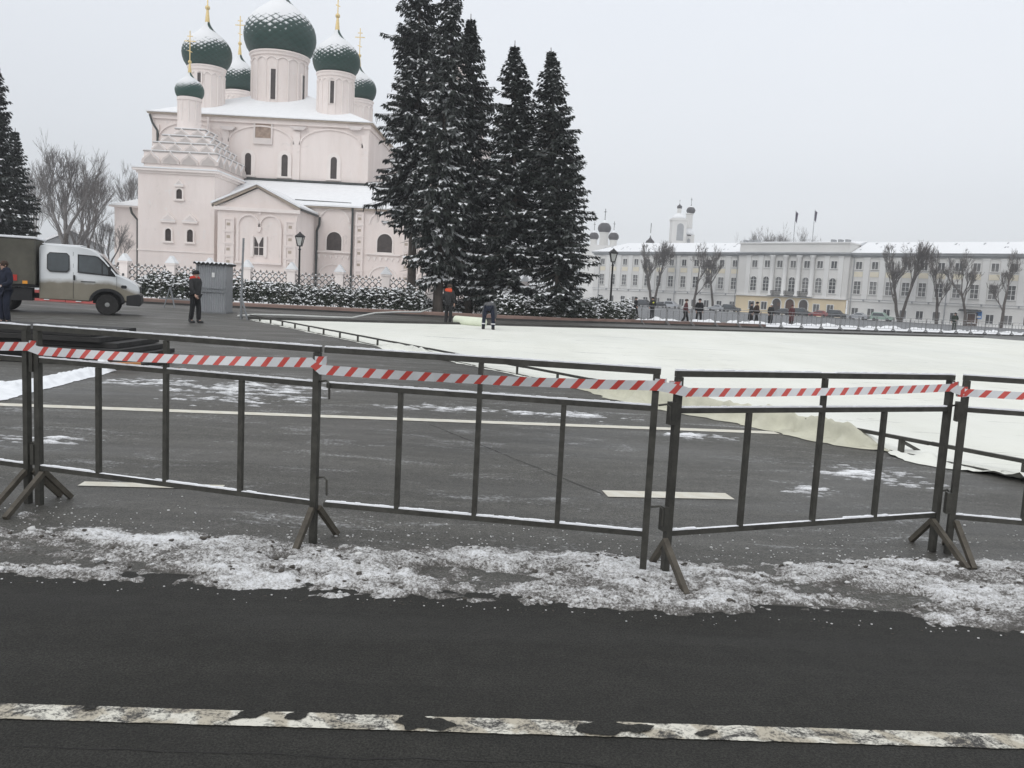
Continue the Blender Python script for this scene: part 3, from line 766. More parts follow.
# ------------------------------------------------------------------ rink: sheet over a low steel frame
R0 = G(1024, 480); R1 = G(250, 320); RD = (R1 - R0); RL = RD.length; RD = RD.normalized(); RN = Vector((-RD.y, RD.x, 0))
if RN.x < 0: RN = -RN
def rk(s, t, z=0.0): return R0 + RD * s + RN * t + Vector((0, 0, z))
def rs(u, v):                    # distance along the rink edge of a ground pixel
    return (G(u, v) - R0).dot(RD)
sA, sB = rs(862, 450), rs(690, 412)
def sheet_z(s, t, lim=-.36):
    # t: inwards from the frame; the sheet lies inside, climbs the frame and, where it was pulled over, falls outside in folds
    over = smooth(sA - .25, sA + .35, s) * (1 - smooth(sB + 1.0, sB + 3.5, s))
    over = max(over, .75 * smooth(11.5, 13.5, s) * (1 - smooth(14.5, 16, s)))
    fold = fbm(s * 3.6, t * 1.6, 2) ; fine = fbm(s * 8, t * 7, 6)
    inside = .012 + .016 * fbm(s * .35, t * .7, 1) * smooth(.2, 1.5, t) + .006 * fine
    if t > .35: return inside + .014
    if t > 0:
        f = 1 - t / .35; return inside + .014 + over * .195 * smooth(0, 1, f) + (.03 * fold + .012) * f
    e = -t; rel = e / -lim; flat = 1 - smooth(.5, .95, rel)
    drop = over * (.215 * (1 - smooth(.03, .13 + .05 * fold, e)) + .09 * max(0, fold + .2) * flat + .03 * fine * smooth(0, .1, e) * flat + .045 * (.35 - abs(fbm(s * 4.5 + t * 3, t * 5, 12))) * flat * smooth(0, .06, e))
    return max(.010, drop + .012 + .010 * fine * flat + .03 * max(0, fold) * (1 - over) * flat + (.075 * math.exp(-((e - .17) / .075) ** 2) * (.8 + .8 * fold) * (1 - smooth(sA - .5, sA - .1, s))))
def make_sheet():
    mb = MB(); ts = [-.62, -.5, -.4, -.32, -.25, -.2, -.15, -.1, -.05, -.01, .03, .08, .14, .2, .28, .36, .5, .8, 1.2, 1.8, 2.6, 4, 6, 9, 14, 22, 32, 44, 52]
    S = []; s = -7.0
    while s < RL + .1: S.append(s); s += .06 if s < 7 else (.16 if s < 14 else .4)
    vs = []; n = len(ts)
    for s in S:
        edge = .16 * fbm(s * .9, 4.4) + .12 * fbm(s * 2.6, 8.1)
        over = max(smooth(sA - .25, sA + .35, s) * (1 - smooth(sB + 1.0, sB + 3.5, s)), .75 * smooth(11.5, 13.5, s) * (1 - smooth(14.5, 16, s)))
        lim = -(.36 + edge) * over - (.05 + abs(edge) * .6) * (1 - over)        # how far the loose edge reaches out
        if s < sA - .3: lim = -(.30 + edge)                                           # near end: it slipped under the rail
        for t in ts:
            tt = t * (-lim) / .62 if t < 0 else t
            w = (.03 * fbm(s * 3, t * 3, 9) + .025 * fbm(s * 9, t * 4, 2)) if t < .4 else 0
            q = rk(s, tt + w, 0)
            z = sheet_z(s, tt, lim); vs.append((q.x, q.y, z))
    fs = [(i * n + k, (i + 1) * n + k, (i + 1) * n + k + 1, i * n + k + 1) for i in range(len(S) - 1) for k in range(n - 1)]
    mb.add(vs, fs)
    for i in range(len(S) - 1):
        if sA - .3 < S[i] < sB + 3.2:
            for k in range(9): mb.mi[i * (n - 1) + k] = 1
    o = mb.build('rink_sheet', ['rink_sheet', 'sheet_hem'], smooth=True)
    o.data.flip_normals() if o.data.polygons[5].normal.z < 0 else None
    return o
tag(make_sheet(), 'huge pale sheet spread flat over the rink bed, its edge slipping over the frame', 'ground sheet')
fr = thing('rink_border', 'low dark steel frame with short posts along the edge of the pale sheet', 'frame', tuple(rk(0, 0)))
m = MB(); zf = .185
s = -7.0
while s < RL - .1:
    e = min(s + 1.98, RL)
    if not (sA + .25 < s and e < sB + .6): m = MB(); m.bar(rk(s, 0, zf), rk(e, 0, zf + .004), .045, .04); m.build('top_rail', 'iron', fr)
    s += 2.0
m = MB(); s = -7.0
while s < RL: m = MB(); m.bar(rk(s, .02, .018), rk(min(s + 1.97, RL), .02, .018), .04, .02); m.build('base_rail', 'iron', fr); s += 2.0
s = -6.6; sd = 0
while s < RL:
    if not (sA + .35 < s < sB + .3):
        m = MB(); m.bar(rk(s, 0, 0), rk(s, 0, zf - .021), .045, .07)
        if s < 4: m.bar(rk(s, .02, zf - .04), rk(s, .36, .02), .03)
        m.build('post', 'iron', fr)
    s += 1.32
# far side: low dark boards
m = MB(); 
e0, e1 = rk(RL, -.1), rk(RL, 52)
m.bar((e0.x, e0.y, .06), (e1.x, e1.y, .06), .06, .12); m.build('end_board', 'kerb_dark', fr)
# roll of fabric waiting at the far edge
ra, rb = P(456, 318.5, 36.6), P(484, 321, 35.6)
m = MB(); m.tube([(ra.x, ra.y, .2), (rb.x, rb.y, .2)], .2, 20); 
for k in range(3): m.tube([(ra.x - .004 * k, ra.y, .2), (ra.x - .01 - .004 * k, ra.y, .2)], .14 - .045 * k, 14)
tag(m.build('fabric_roll', 'fabric_roll', smooth='auto'), 'thick roll of pale green fabric between the two workers', 'fabric roll')
# hose lying along the kerb
m = MB(); pts = [P(u, v, Y) for u, v, Y in ((238, 322, 32.6), (255, 317, 34.5), (290, 318, 35.5), (330, 319.5, 35.8), (352, 318, 36.4), (375, 313, 38.5), (398, 312, 40), (420, 312, 41.5), (432, 308, 43))]
pts = [Vector((p.x, p.y, max(.07, p.z))) for p in pts]; m.tube(pts, .04, 8)
tag(m.build('hose', 'hose', smooth=True), 'pale hose snaking along the kerb by the rink corner', 'hose')

# barriers at the far side, same pattern seen small
k0 = Vector((7.6, 50.4)); k1 = Vector((42.6, 71.6)); dd = (k1 - k0).normalized()
proto = barrier('small steel barrier in the far row behind the rink', k0, k0 + dd * 1.98, True, True, True, True, ((.25, False), (.5, True), (.75, False)), 70, True, top=1.12, group='steel barriers in the far row behind the rink')
for k in range(1, 29):
    c = copy_tree(proto); q = k0 + dd * 2.05 * k; c.location = (q.x, q.y, gz(q.y))
# pair of low boards from the kerb line behind the truck
for k, (u, w, mt) in enumerate(((40, 2.6, 'red_plastic'), (92, 2.2, 'red_plastic'))):
    q = P(u, 300, 39.0 - k * .4)
    t = thing('road_block', ('red plastic road block behind the cab of the truck', 'red plastic road block behind the front wheel of the truck')[k], 'road block', (q.x, q.y, 0), 0, 'road blocks behind the truck')
    m = MB(); m.prism([(-.25, 0), (.25, 0), (.2, .12), (.1, .25), (.08, .5), (-.08, .5), (-.1, .25), (-.2, .12)], -w / 2, w / 2)
    o = m.build('body', mt, t, world=False); o.rotation_euler = (0, 0, PI / 2)
    for x in (-.5, .45):
        m = MB(); m.b2(x - .12, x + .12, -.262, .262, .06, .17); m.build('white_band', 'white_plastic', t, world=False)

# ------------------------------------------------------------------ boards, planks and a folded sheet on the square
r_ = random.Random(3)
def slab(name, label, cat, p, q, w, h, z, mat, group=None):
    p, q = Vector(p), Vector(q); c = (p + q) / 2; d = q - p
    m = MB(); m.box((0, 0, h / 2), (d.length, w, h)); o = m.build(name, mat, None, bevel=.006); o.location = (c.x, c.y, z); o.rotation_euler = (0, math.atan2(-d.z, Vector((d.x, d.y)).length), math.atan2(d.y, d.x)); return tag(o, label, cat, group)
st = [('lowest dark board under the stack behind the white sheet', -9.6, -6.1, 14.7, 2.0), ('dark board lying second in the low stack', -9.5, -6.45, 14.85, 1.8), ('dark board lying third in the low stack', -9.6, -6.6, 14.75, 1.8),
      ('dark board lying fourth in the low stack', -9.4, -6.75, 14.9, 1.7), ('dark board lying fifth in the low stack', -9.6, -7.0, 14.8, 1.7), ('topmost dark board of the low stack behind the tape', -9.5, -7.15, 14.9, 1.6)]
for k, (lb, x0, x1, y, w) in enumerate(st):
    slab('dark_board', lb, 'board', (x0, y, 0), (x1, y + r_.uniform(-.1, .1), 0), w, .085, .008 + k * .09, 'dark_board', 'dark boards stacked on the square')
for lb, x0, y0, x1, y1, z, mt, w in (('orange edged plank beside the end of the dark stack', -6.6, 13.35, -5.5, 13.6, .01, 'orange_timber', .14), ('short plank lying across the folded white sheet end', -6.5, 12.9, -5.95, 13.2, .12, 'orange_timber', .10),
                                 ('pale plank lowest of three by the leftmost barrier', -9.7, 13.6, -8.5, 13.75, .02, 'timber', .16), ('brown plank between two others by the leftmost barrier', -9.8, 13.5, -8.7, 13.75, .06, 'timber', .16),
                                 ('thin plank topmost of three by the leftmost barrier', -9.9, 13.7, -8.75, 13.6, .10, 'timber', .12)):
    slab('plank', lb, 'plank', (x0, y0, 0), (x1, y1, 0), w, .035, z, mt, 'loose planks around the dark boards')
def folded():
    mb = MB(); a, b = G(-60, 404), G(104, 371); n = 110; k = 20; vs = []
    d = (b - a); w = Vector((-d.y, d.x, 0)).normalized()
    if w.y < 0: w = -w
    for i in range(n + 1):
        f = i / n; c = a.lerp(b, f); wd = .95 * (1 - .58 * f) + .06 * fbm(f * 9, 2)
        for j in range(k + 1):
            g = j / k - .5; e = 1 - abs(2 * g) ** 4
            z = .012 + e * (.05 + .035 * math.sin(g * 9 + .8 * fbm(f * 4, 1)) + .045 * fbm(f * 14, g * 6, 3) + .025 * fbm(f * 45, g * 16, 5)) + .17 * math.exp(-((f - .97) / .022) ** 2 - (g / .3) ** 2)
            q = c + w * (g * wd + .035 * fbm(f * 20, g * 2, 8)); vs.append((q.x, q.y, max(.008, z)))
    mb.add(vs, [(i * (k + 1) + j, (i + 1) * (k + 1) + j, (i + 1) * (k + 1) + j + 1, i * (k + 1) + j + 1) for i in range(n) for j in range(k)])
    return mb.build('white_sheet', 'white_fabric', smooth=True)
tag(folded(), 'white sheet folded into a long strip across the asphalt', 'sheet')
# ------------------------------------------------------------------ the church
church = thing('church', 'pale pink church with green onion domes and snow covered roofs', 'church', (-24, 80, 0))
def part(mb, name, mat, parent=None, smooth=False): return mb.build(name, mat, parent or church, smooth)
def arch_poly(x, z0, w, h, n=10):          # rectangle with a round head, in x-z
    r = w / 2; zs = z0 + h - r
    return [(x - r, z0), (x + r, z0)] + [(x + r * math.cos(a), zs + r * math.sin(a)) for a in [PI * k / n for k in range(n + 1)]]
def ring_arch(mb, x, z0, w, h, t, y0, y1, n=10, sill=True):     # surround of an arched opening
    r = w / 2; zs = z0 + h - r
    o = [(x + r, z0)] + [(x + r * math.cos(PI * k / n), zs + r * math.sin(PI * k / n)) for k in range(n + 1)] + [(x - r, z0)]
    R = r + t; q = [(x + R, z0)] + [(x + R * math.cos(PI * k / n), zs + R * math.sin(PI * k / n)) for k in range(n + 1)] + [(x - R, z0)]
    for i in range(len(o) - 1): mb.prism([o[i], q[i], q[i + 1], o[i + 1]], y0, y1)
    if sill: mb.b2(x - R - .08, x + R + .08, y0 - .06, y1, z0 - .16, z0 - .001)
def arched_window(x, z0, w, h, y, parent=None, trim='plaster_trim', t=.16, proud=.12, grey=False):
    m = MB(); ring_arch(m, x, z0, w, h, t, y - proud, y + .02); f = part(m, 'window', trim)
    m = MB(); m.prism(arch_poly(x, z0 + .001, w - .002, h - .001), y - .012, y + .02); part(m, 'pane', 'church_glass', f)
    return f
def onion(R, n=40): 
    pr = [(.70, -.60), (.80, -.52), (.91, -.36), (.975, -.18), (1, 0), (.985, .16), (.93, .33), (.83, .49), (.69, .64), (.53, .77), (.385, .88), (.27, .98), (.185, 1.09), (.12, 1.2), (.075, 1.32)]
    return [(r * R, z * R) for r, z in pr]
def cross_top(parent, c, R, hgt):           # gilded neck, ball and cross
    x, y, z = c
    m = MB(); m.lathe([(R * .10, 0), (R * .075, R * .25), (R * .045, R * .5)], (x, y, z - .04), 12); m.ball((x, y, z + R * .56), R * .10, 12, 8)
    t = R * .020; zb = z + R * .6; m.b2(x - t, x + t, y - t, y + t, zb, zb + hgt)
    for f, w in ((.82, .09), (.66, .19)): m.b2(x - hgt * w, x + hgt * w, y - t * .9, y + t * .9, zb + hgt * f - t, zb + hgt * f + t)
    m.bar((x - hgt * .08, y, zb + hgt * .36), (x + hgt * .08, y, zb + hgt * .30), t * 1.8)
    m.build('cross', 'gold', parent)
def drum_dome(u, uw, y_bot, y_top, dome_w, y_wide, Y, crossh, mat='green_dome', slit=None, plain=False):
    c = P(u, y_bot, Y); s = FPX / Y; r = uw / 2 / s; z0 = c.z - 1.2; z1 = P(u, y_top, Y).z; R = dome_w / 2 / s; zw = P(u, y_wide, Y).z
    m = MB()
    m.lathe([(r, z0), (r, z1 - .5), (r * 1.05, z1 - .42), (r * 1.05, z1 - .2), (r * 1.10, z1 - .12), (r * 1.10, z1), (r * .8, z1 + .1)], (c.x, Y, 0), 32)
    d = part(m, 'drum', 'plaster', None, 'auto')
    m = MB(); n = 16 if r > 1.5 else 10
    for k in range(n):
        a = 2 * PI * (k + .5) / n; m.tube([(c.x + r * 1.015 * math.cos(a), Y + r * 1.015 * math.sin(a), z0), (c.x + r * 1.015 * math.cos(a), Y + r * 1.015 * math.sin(a), z1 - .95)], .055, 6)
        a2 = 2 * PI * (k + 1.5) / n; pv = None            # blind arcade under the cornice
        for j in range(7):
            f = j / 6; aa = a + (a2 - a) * f; q = Vector((c.x + r * 1.02 * math.cos(aa), Y + r * 1.02 * math.sin(aa), z1 - .95 + .28 * math.sin(PI * f)))
            if pv is not None: m.tube([pv, q], .06, 5, False)
            pv = q
    m.build('arcade', 'plaster_trim', d)
    if slit:
        for du, v0, v1, ww in slit:
            q = P(u + du, v1, Y - r); h = P(u + du, v0, Y - r).z - q.z; w = ww / s; ang = math.asin(max(-.95, min(.95, (q.x - c.x) / r)))
            px, py = c.x + r * math.sin(ang), Y - r * math.cos(ang); m = MB()
            m.box((px, py, q.z + h / 2), (w, .14, h), ang); f = m.build('slit_window', 'church_glass', d)
            m = MB(); dx, dy = math.cos(ang), math.sin(ang)
            for sg in (-1, 1): m.box((px + sg * dx * (w / 2 + .06), py + sg * dy * (w / 2 + .06), q.z + h / 2), (.12, .26, h + .2), ang)
            m.build('surround', 'plaster_trim', f)
    m = MB(); m.lathe(onion(R), (c.x, Y, zw), 48, uv=True); part(m, 'onion_dome', mat, None, True)
    cross_top(church, (c.x, Y, zw + 1.3 * R), R, crossh)

GY = gz(70)
# main block
XL, XR, ZE = -35.0, -14.6, P(260, 120, 80).z
m = MB(); m.b2(XL, XR, 80, 100, -.3, ZE - .02); part(m, 'wall', 'plaster')
m = MB()
m.b2(XL - .35, XR + .35, 79.55, 100.3, ZE + .06, ZE + .18); part(m, 'eave', 'beige_trim'); m = MB(); m.b2(XL - .12, XR + .12, 79.8, 100.12, ZE - .35, ZE + .058); part(m, 'cornice', 'plaster')
m = MB(); za = ZE + 4.7; ex = .45; cx0, cx1 = XL - ex, XR + ex; cy0, cy1 = 79.45, 100.45
ax0, ax1 = -26.6, -23.4
m.add([(cx0, cy0, ZE + .185), (cx1, cy0, ZE + .185), (cx1, cy1, ZE + .185), (cx0, cy1, ZE + .185), (ax0, 90, za), (ax1, 90, za)], [(0, 1, 5, 4), (1, 2, 5), (2, 3, 4, 5), (3, 0, 4), (3, 2, 1, 0)])
m.b2(cx0, cx1, cy0, cy0 + .1, ZE + .19, ZE + .27); part(m, 'main_roof', 'snow')
m = MB()          # corner pilasters and hints of the blind gables under the eaves
for x in (XL + .35, -28.1, -21.4, XR - .35): m.b2(x - .33, x + .33, 79.86, 80.01, 0, ZE - .9)
for x0, x1 in ((XL + .3, -28.1), (-28.1, -21.4), (-21.4, XR - .3)):
    xm, r = (x0 + x1) / 2, (x1 - x0) / 2 - .3; pv = None
    for k in range(17):
        a = PI * k / 16; q = (xm + r * math.cos(a), ZE - 2.1 + 1.55 * math.sin(a))
        if pv: m.bar((pv[0], 79.93, pv[1]), (q[0], 79.93, q[1]), .14, .14, up=(0, 1, 0))
        pv = q
part(m, 'blind_arch', 'plaster')
m = MB()
for u in (228.5, 299.5, 356): 
    q = P(u, 127, 79.9); m.prism([(q.x - .75, q.z), (q.x + .75, q.z), (q.x + .42, q.z - .32), (q.x - .42, q.z - .32)], 79.55, 80.0)
part(m, 'corbel', 'plaster_shade')
for u, v0, v1 in ((248, 153, 175), (284.5, 154.5, 176.5), (333.5, 157, 179)):
    b = P(u, v1, 80); h = P(u, v0, 80).z - b.z; arched_window(b.x, b.z, .60, h, 80, t=.36, proud=.09, trim='plaster_trim')
a, b = P(255.5, 138, 80), P(271.5, 124, 80); m = MB(); m.b2(a.x, b.x, 79.9, 80.02, a.z, b.z); ic = part(m, 'icon_panel', 'icon')
m = MB(); m.b2(a.x - .15, b.x + .15, 79.82, 80.02, b.z, b.z + .2); m.b2(a.x - .15, b.x + .15, 79.78, 80.02, a.z - .55, a.z - .002); m.b2(a.x - .15, a.x - .001, 79.84, 80.02, a.z, b.z); m.b2(b.x + .001, b.x + .15, 79.84, 80.02, a.z, b.z); m.build('icon_frame', 'plaster_shade', ic)

# domes
drum_dome(279, 52, 104, 57, 68, 38, 88.5, 3.6, slit=[(-6, 69, 99, 4.6), (25.2, 71, 104, 4)])
drum_dome(206.5, 33, 110, 68.5, 46.5, 54.5, 83.5, 2.6, slit=[(-7, 73, 82, 3.5)])
drum_dome(335, 34.5, 116, 75, 45.5, 61.5, 83.5, 2.6, slit=[(-3, 81, 103, 3.7)])
drum_dome(239, 27, 107, 92.5, 36.5, 80, 97, 2.9)
drum_dome(357.5, 27.5, 122, 101, 34.5, 90, 97, 2.9)

# chapel with the tiers of little gables
cx0, cx1 = P(138, 200, 72).x, P(214.6, 200, 72).x; ze = P(176, 169, 72).z
m = MB(); m.b2(cx0, cx1, 72, 80.0 - .01, -.3, ze - .25); ch = part(m, 'chapel_wall', 'plaster')
m = MB(); m.b2(cx0 - .35, cx1 + .35, 71.65, 80 - .02, ze - .249, ze - .05); m.b2(cx0 - .12, cx1 + .12, 71.88, 79.9, ze - .45, ze - .2495); m.build('chapel_cornice', 'plaster_trim', ch)
m = MB(); m.b2(cx0 - .42, cx1 + .42, 71.58, 79.97, ze - .049, ze + .06); m.build('chapel_snow', 'snow', ch)
m = MB(); q = P(170, 251, 72).z; m.b2(cx0 - .04, cx1 + .04, 71.93, 80 - .02, q - .06, q + .06); m.build('string_course', 'plaster_trim', ch)
def ogee(mb, x, z, w, h, y0, y1, side=0):      # keel shaped gable; side 1/-1 turns it to face +x/-x
    pts = []
    for k in range(7): a = PI - (PI * .36) * k / 6; pts.append((w / 2 * math.cos(a), h * .62 * math.sin(a) / math.sin(PI * .64)))
    lp = pts + [(-w * .10, h * .80), (0, h)]; full = lp + [(-px, pz) for px, pz in lp[-2::-1]]
    if side == 0: mb.prism([(x + px, z + pz) for px, pz in full], y0, y1)
    else:
        n = len(full); A = [(y0, x + px, z + pz) for px, pz in full]; B = [(y1, x + px, z + pz) for px, pz in full]
        mb.add(A + B, [tuple(range(n)), tuple(range(2 * n - 1, n - 1, -1))] + [(k, n + k, n + (k + 1) % n, (k + 1) % n) for k in range(n)])
ym = 76.0; cxm = (cx0 + cx1) / 2 + .15
tiers = [(166, 152, 76, 4), (153, 142.5, 62, 4), (143, 134, 50, 3), (134.5, 125, 33, 2)]
for i, (vb, vt, wpx, n) in enumerate(tiers):
    z0 = P(185, vb, 73).z; z1 = P(185, vt, 73).z; hw = wpx / 2 / (FPX / 73.0); hw = min(hw, (cx1 - cx0) / 2); w = 2 * hw / n; gh = (z1 - z0) * .90; yf = ym - hw * 1.15; yb = min(79.9, ym + hw * 1.15)
    m = MB(); m.b2(cxm - hw + .16, cxm + hw - .16, yf + .16, yb - .16, z0 - .3, z1 - .15); t_ = m.build('gable_tier', 'plaster', ch)
    m = MB(); m2 = MB(); m3 = MB()
    for k in range(n):
        x = cxm - hw + w * (k + .5); ogee(m, x, z0, w * .98, gh, yf, yf + .3); ogee(m2, x, z0 + .02, w * .72, gh * .74, yf - .03, yf + .02)
        ogee(m3, x, z0 + .05, w * .94, gh, yf + .08, yf + .36)
    ny = max(2, int(round((yb - yf) / w)))
    for k in range(ny):
        y = yf + (yb - yf) * (k + .5) / ny; wy = (yb - yf) / ny
        for sg in (1, -1):
            ogee(m, y, z0, wy * .98, gh, cxm + sg * (hw - .28), cxm + sg * hw, 1); ogee(m2, y, z0 + .02, wy * .7, gh * .74, cxm + sg * (hw - .02), cxm + sg * (hw + .03), 1)
            ogee(m3, y, z0 + .05, wy * .94, gh, cxm + sg * (hw - .34), cxm + sg * (hw - .05), 1)
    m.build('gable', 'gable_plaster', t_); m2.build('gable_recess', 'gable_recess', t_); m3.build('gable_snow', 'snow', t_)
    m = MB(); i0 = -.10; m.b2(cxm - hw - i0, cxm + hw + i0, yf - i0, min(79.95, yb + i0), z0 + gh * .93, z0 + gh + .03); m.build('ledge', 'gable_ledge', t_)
    m = MB(); m.b2(cxm - hw + .12, cxm + hw - .12, yf + .12, yb - .12, z0 + gh + .032, z0 + gh + .09); m.build('ledge_snow', 'snow', t_)
# little drum, dome and cross over the chapel
dz0 = P(189, 128, ym).z; dz1 = P(189, 98.5, ym).z; dx = P(189.5, 100, ym).x; r = 10.6 / (FPX / ym); R = 13.6 / (FPX / ym)
m = MB(); m.lathe([(r * 1.06, dz0 - .8), (r * 1.06, dz0 + .35), (r, dz0 + .5), (r, dz1 - .35), (r * 1.1, dz1 - .25), (r * 1.1, dz1), (r * .6, dz1 + .05)], (dx, ym, 0), 24); dr = part(m, 'chapel_drum', 'plaster', None, 'auto')
m = MB()
for k in range(10):
    a = 2 * PI * k / 10; m.tube([(dx + r * 1.02 * math.cos(a), ym + r * 1.02 * math.sin(a), dz0 + .4), (dx + r * 1.02 * math.cos(a), ym + r * 1.02 * math.sin(a), dz1 - .3)], .05, 6)
m.build('arcade', 'plaster_trim', dr)
m = MB(); zw = P(189, 91, ym).z; m.lathe(onion(R), (dx, ym, zw), 32, uv=True); part(m, 'chapel_dome', 'light_green_dome', None, True); cross_top(church, (dx, ym, zw + 1.3 * R), R * 1.25, 2.6)
# windows of the chapel
def pediment_window(u, v0, v1, wpx, vp0, vp1, wp):
    s = FPX / 72; b = P(u, v1, 72); h = P(u, v0, 72).z - b.z; f = arched_window(b.x, b.z, wpx / s, h, 72, t=.13)
    zc = P(u, vp1, 72).z; hp = P(u, vp0, 72).z - zc; m = MB(); w = wp / s
    m.b2(b.x - w / 2, b.x + w / 2, 71.80, 72.01, zc, zc + .18); ogee(m, b.x, zc + .18, w * .86, hp, 71.84, 72.01); m.build('pediment', 'plaster_trim', f)
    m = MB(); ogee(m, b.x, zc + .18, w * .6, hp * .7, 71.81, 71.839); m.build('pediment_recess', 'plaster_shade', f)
    m = MB(); m.b2(b.x - w / 2, b.x + w / 2, 71.78, 71.99, zc + .181, zc + .21); m.build('window_snow', 'snow', f)
pediment_window(179.5, 189, 199, 5.8, 181, 187, 9)
pediment_window(168.5, 228.5, 241, 6, 214.5, 222.5, 15)
pediment_window(190.3, 229.5, 242, 6, 215.5, 223.5, 15)
# low annex at the corner
ax0, ax1 = P(114.5, 230, 75).x, cx0 - .002; az = P(125, 207, 75).z
m = MB(); m.b2(ax0, ax1, 75, 92, -.3, az - .02); an = part(m, 'annex_wall', 'plaster')
m = MB(); m.b2(ax0 - .35, ax1, 74.65, 92, az - .019, az + .12); m.build('annex_eave', 'plaster_trim', an)
m = MB(); zt = P(137, 193, 77).z; m.add([(ax0 - .4, 74.6, az + .125), (ax1, 74.6, az + .125), (ax1, 92, az + .125), (ax0 - .4, 92, az + .125), (ax1, 77, zt), (ax1, 90, zt)], [(0, 1, 4), (0, 4, 5, 3), (2, 5, 4, 1), (2, 3, 5), (3, 2, 1, 0)])
m.build('annex_roof', 'snow', an)
m = MB(); q = P(128, 249, 75).z; m.b2(ax0 - .04, ax1, 74.94, 92, q - .06, q + .06); m.build('string_course', 'plaster_trim', an)

# gallery along the front, its lean-to roof under snow
gx0, gx1, GYf = cx1 + .002, P(505, 250, 74).x, 74.0; gz1 = P(350, 208, 74).z
m = MB(); m.b2(gx0, gx1, GYf, 79.99, -.3, gz1 - .15); gal = part(m, 'gallery_wall', 'plaster')
m = MB(); m.b2(gx0, gx1 + .3, GYf - .35, 79.9, gz1 - .149, gz1); m.build('gallery_eave', 'beige_trim', gal)
zt = P(300, 182, 80).z
m = MB(); m.add([(gx0, GYf - .45, gz1 + .004), (gx1 + .4, GYf - .45, gz1 + .004), (gx1 + .4, 79.97, gz1 + .004), (gx0, 79.97, gz1 + .004), (gx0, 79.97, zt), (gx1 + .4, 79.97, zt)], [(0, 1, 5, 4), (1, 2, 5), (0, 4, 3), (0, 3, 2, 1)])
m.b2(gx0, gx1 + .4, GYf - .45, GYf - .35, gz1 + .006, gz1 + .14); m.build('gallery_roof', 'snow', gal)
m = MB(); m.b2(gx0, XR + .1, 79.75, 79.99, zt - .02, zt + .16); m.build('flashing', 'roof_edge', gal)
m = MB(); q0 = P(296, 201.5, 75); m.bar((q0.x, 74.7, gz1 + .55), (P(352, 205, 75).x, 74.7, gz1 + .5), .06); m.build('snow_guard', 'roof_edge', gal)
for u, v0, v1 in ((334, 232, 250.5), (384.5, 234, 252.5), (432, 236.5, 255), (478, 239, 257)):
    b = P(u, v1, 74); h = P(u, v0, 74).z - b.z; arched_window(b.x, b.z, 1.32, h, 74, t=.12, proud=.10)
for u0, u1, v in ((316, 351, 250.5), (366, 401, 253), (413, 450, 256)):
    m = MB(); a, b = P(u0, v, 74), P(u1, v, 74); m.b2(a.x, b.x, 73.82, 74.01, a.z - .12, a.z)
    for k in range(6): x = a.x + (b.x - a.x) * (k + .5) / 6; m.prism([(x - .16, a.z - .3), (x + .16, a.z - .3), (x, a.z - .68)], 73.9, 74.01)
    xm, r = (a.x + b.x) / 2, (b.x - a.x) / 2 - .1
    for zb, rz_, hh in ((a.z - 2.2, r * .85, 1.1), (P(334, 222, 74).z, r * .92, 1.15)):
        pv = None
        for k in range(13):
            q = (xm + rz_ * math.cos(PI * k / 12), zb + hh * math.sin(PI * k / 12))
            if pv: m.bar((pv[0], 73.95, pv[1]), (q[0], 73.95, q[1]), .13, .13, up=(0, 1, 0))
            pv = q
    m.build('gallery_arch', 'plaster_trim', gal)
def niche_pilaster(u0, u1, y, ztop, parent, nn=6):
    m = MB(); nl = []; a, b = P(u0, 230, y).x, P(u1, 230, y).x; m.b2(a, b, y - .16, y + .01, -.2, ztop - .02)
    w = b - a; xm = (a + b) / 2
    for k in range(nn):
        z = ztop - .55 - k * 1.0
        m.b2(a - .03, b + .03, y - .25, y - .161, z - .62, z - .50)
        for q0, q1 in ((a + .02, a + w * .24), (b - w * .24, b - .02)): m.b2(q0, q1, y - .24, y - .161, z - .499, z + .30)
        m.b2(a + .02, b - .02, y - .24, y - .161, z + .301, z + .37)
        n_ = MB(); nl.append(n_); n_.b2(xm - .13, xm + .13, y - .185, y - .162, z - .16, z + .06)
    p = m.build('niche_pilaster', 'plaster', parent); [q_.build('tile', 'beige_trim', p) for q_ in nl]
niche_pilaster(355.5, 364, 74, gz1 - .3, gal); niche_pilaster(403, 411, 74, gz1 - .3, gal); niche_pilaster(455, 463, 74, gz1 - .3, gal)

# porch with its gable
PYf = 68.0; px0, px1 = P(217.5, 230, 68).x, P(297, 230, 68).x; pz = P(257, 208, 68).z; pa_ = P(257.5, 185, 68)
m = MB(); m.b2(px0, px1, PYf, GYf - .003, -.3, pz - .02); por = part(m, 'porch_wall', 'plaster')
m = MB(); m.prism([(px0 - .1, pz - .015), (px1 + .1, pz - .015), (pa_.x, pa_.z - .25)], PYf + .12, GYf + 2); m.build('gable_wall', 'plaster', por)
lz, rzz = P(213.5, 200.5, 68), P(299.5, 208, 68)
m = MB()
for e in (lz, rzz):
    d = Vector((e.x - pa_.x, 0, pz + .12 - pa_.z)); m.bar((pa_.x, PYf - .06, pa_.z - .06), (pa_.x + d.x * 1.03, PYf - .06, pa_.z - .06 + d.z * 1.03), .2, .17, up=(0, 1, 0))
m.build('gable_trim', 'beige_trim', por); m = MB(); m.b2(px0 - .25, px1 + .25, PYf - .22, PYf + .11, pz - .3, pz - .016); m.build('gable_cornice', 'plaster_trim', por)
m = MB()
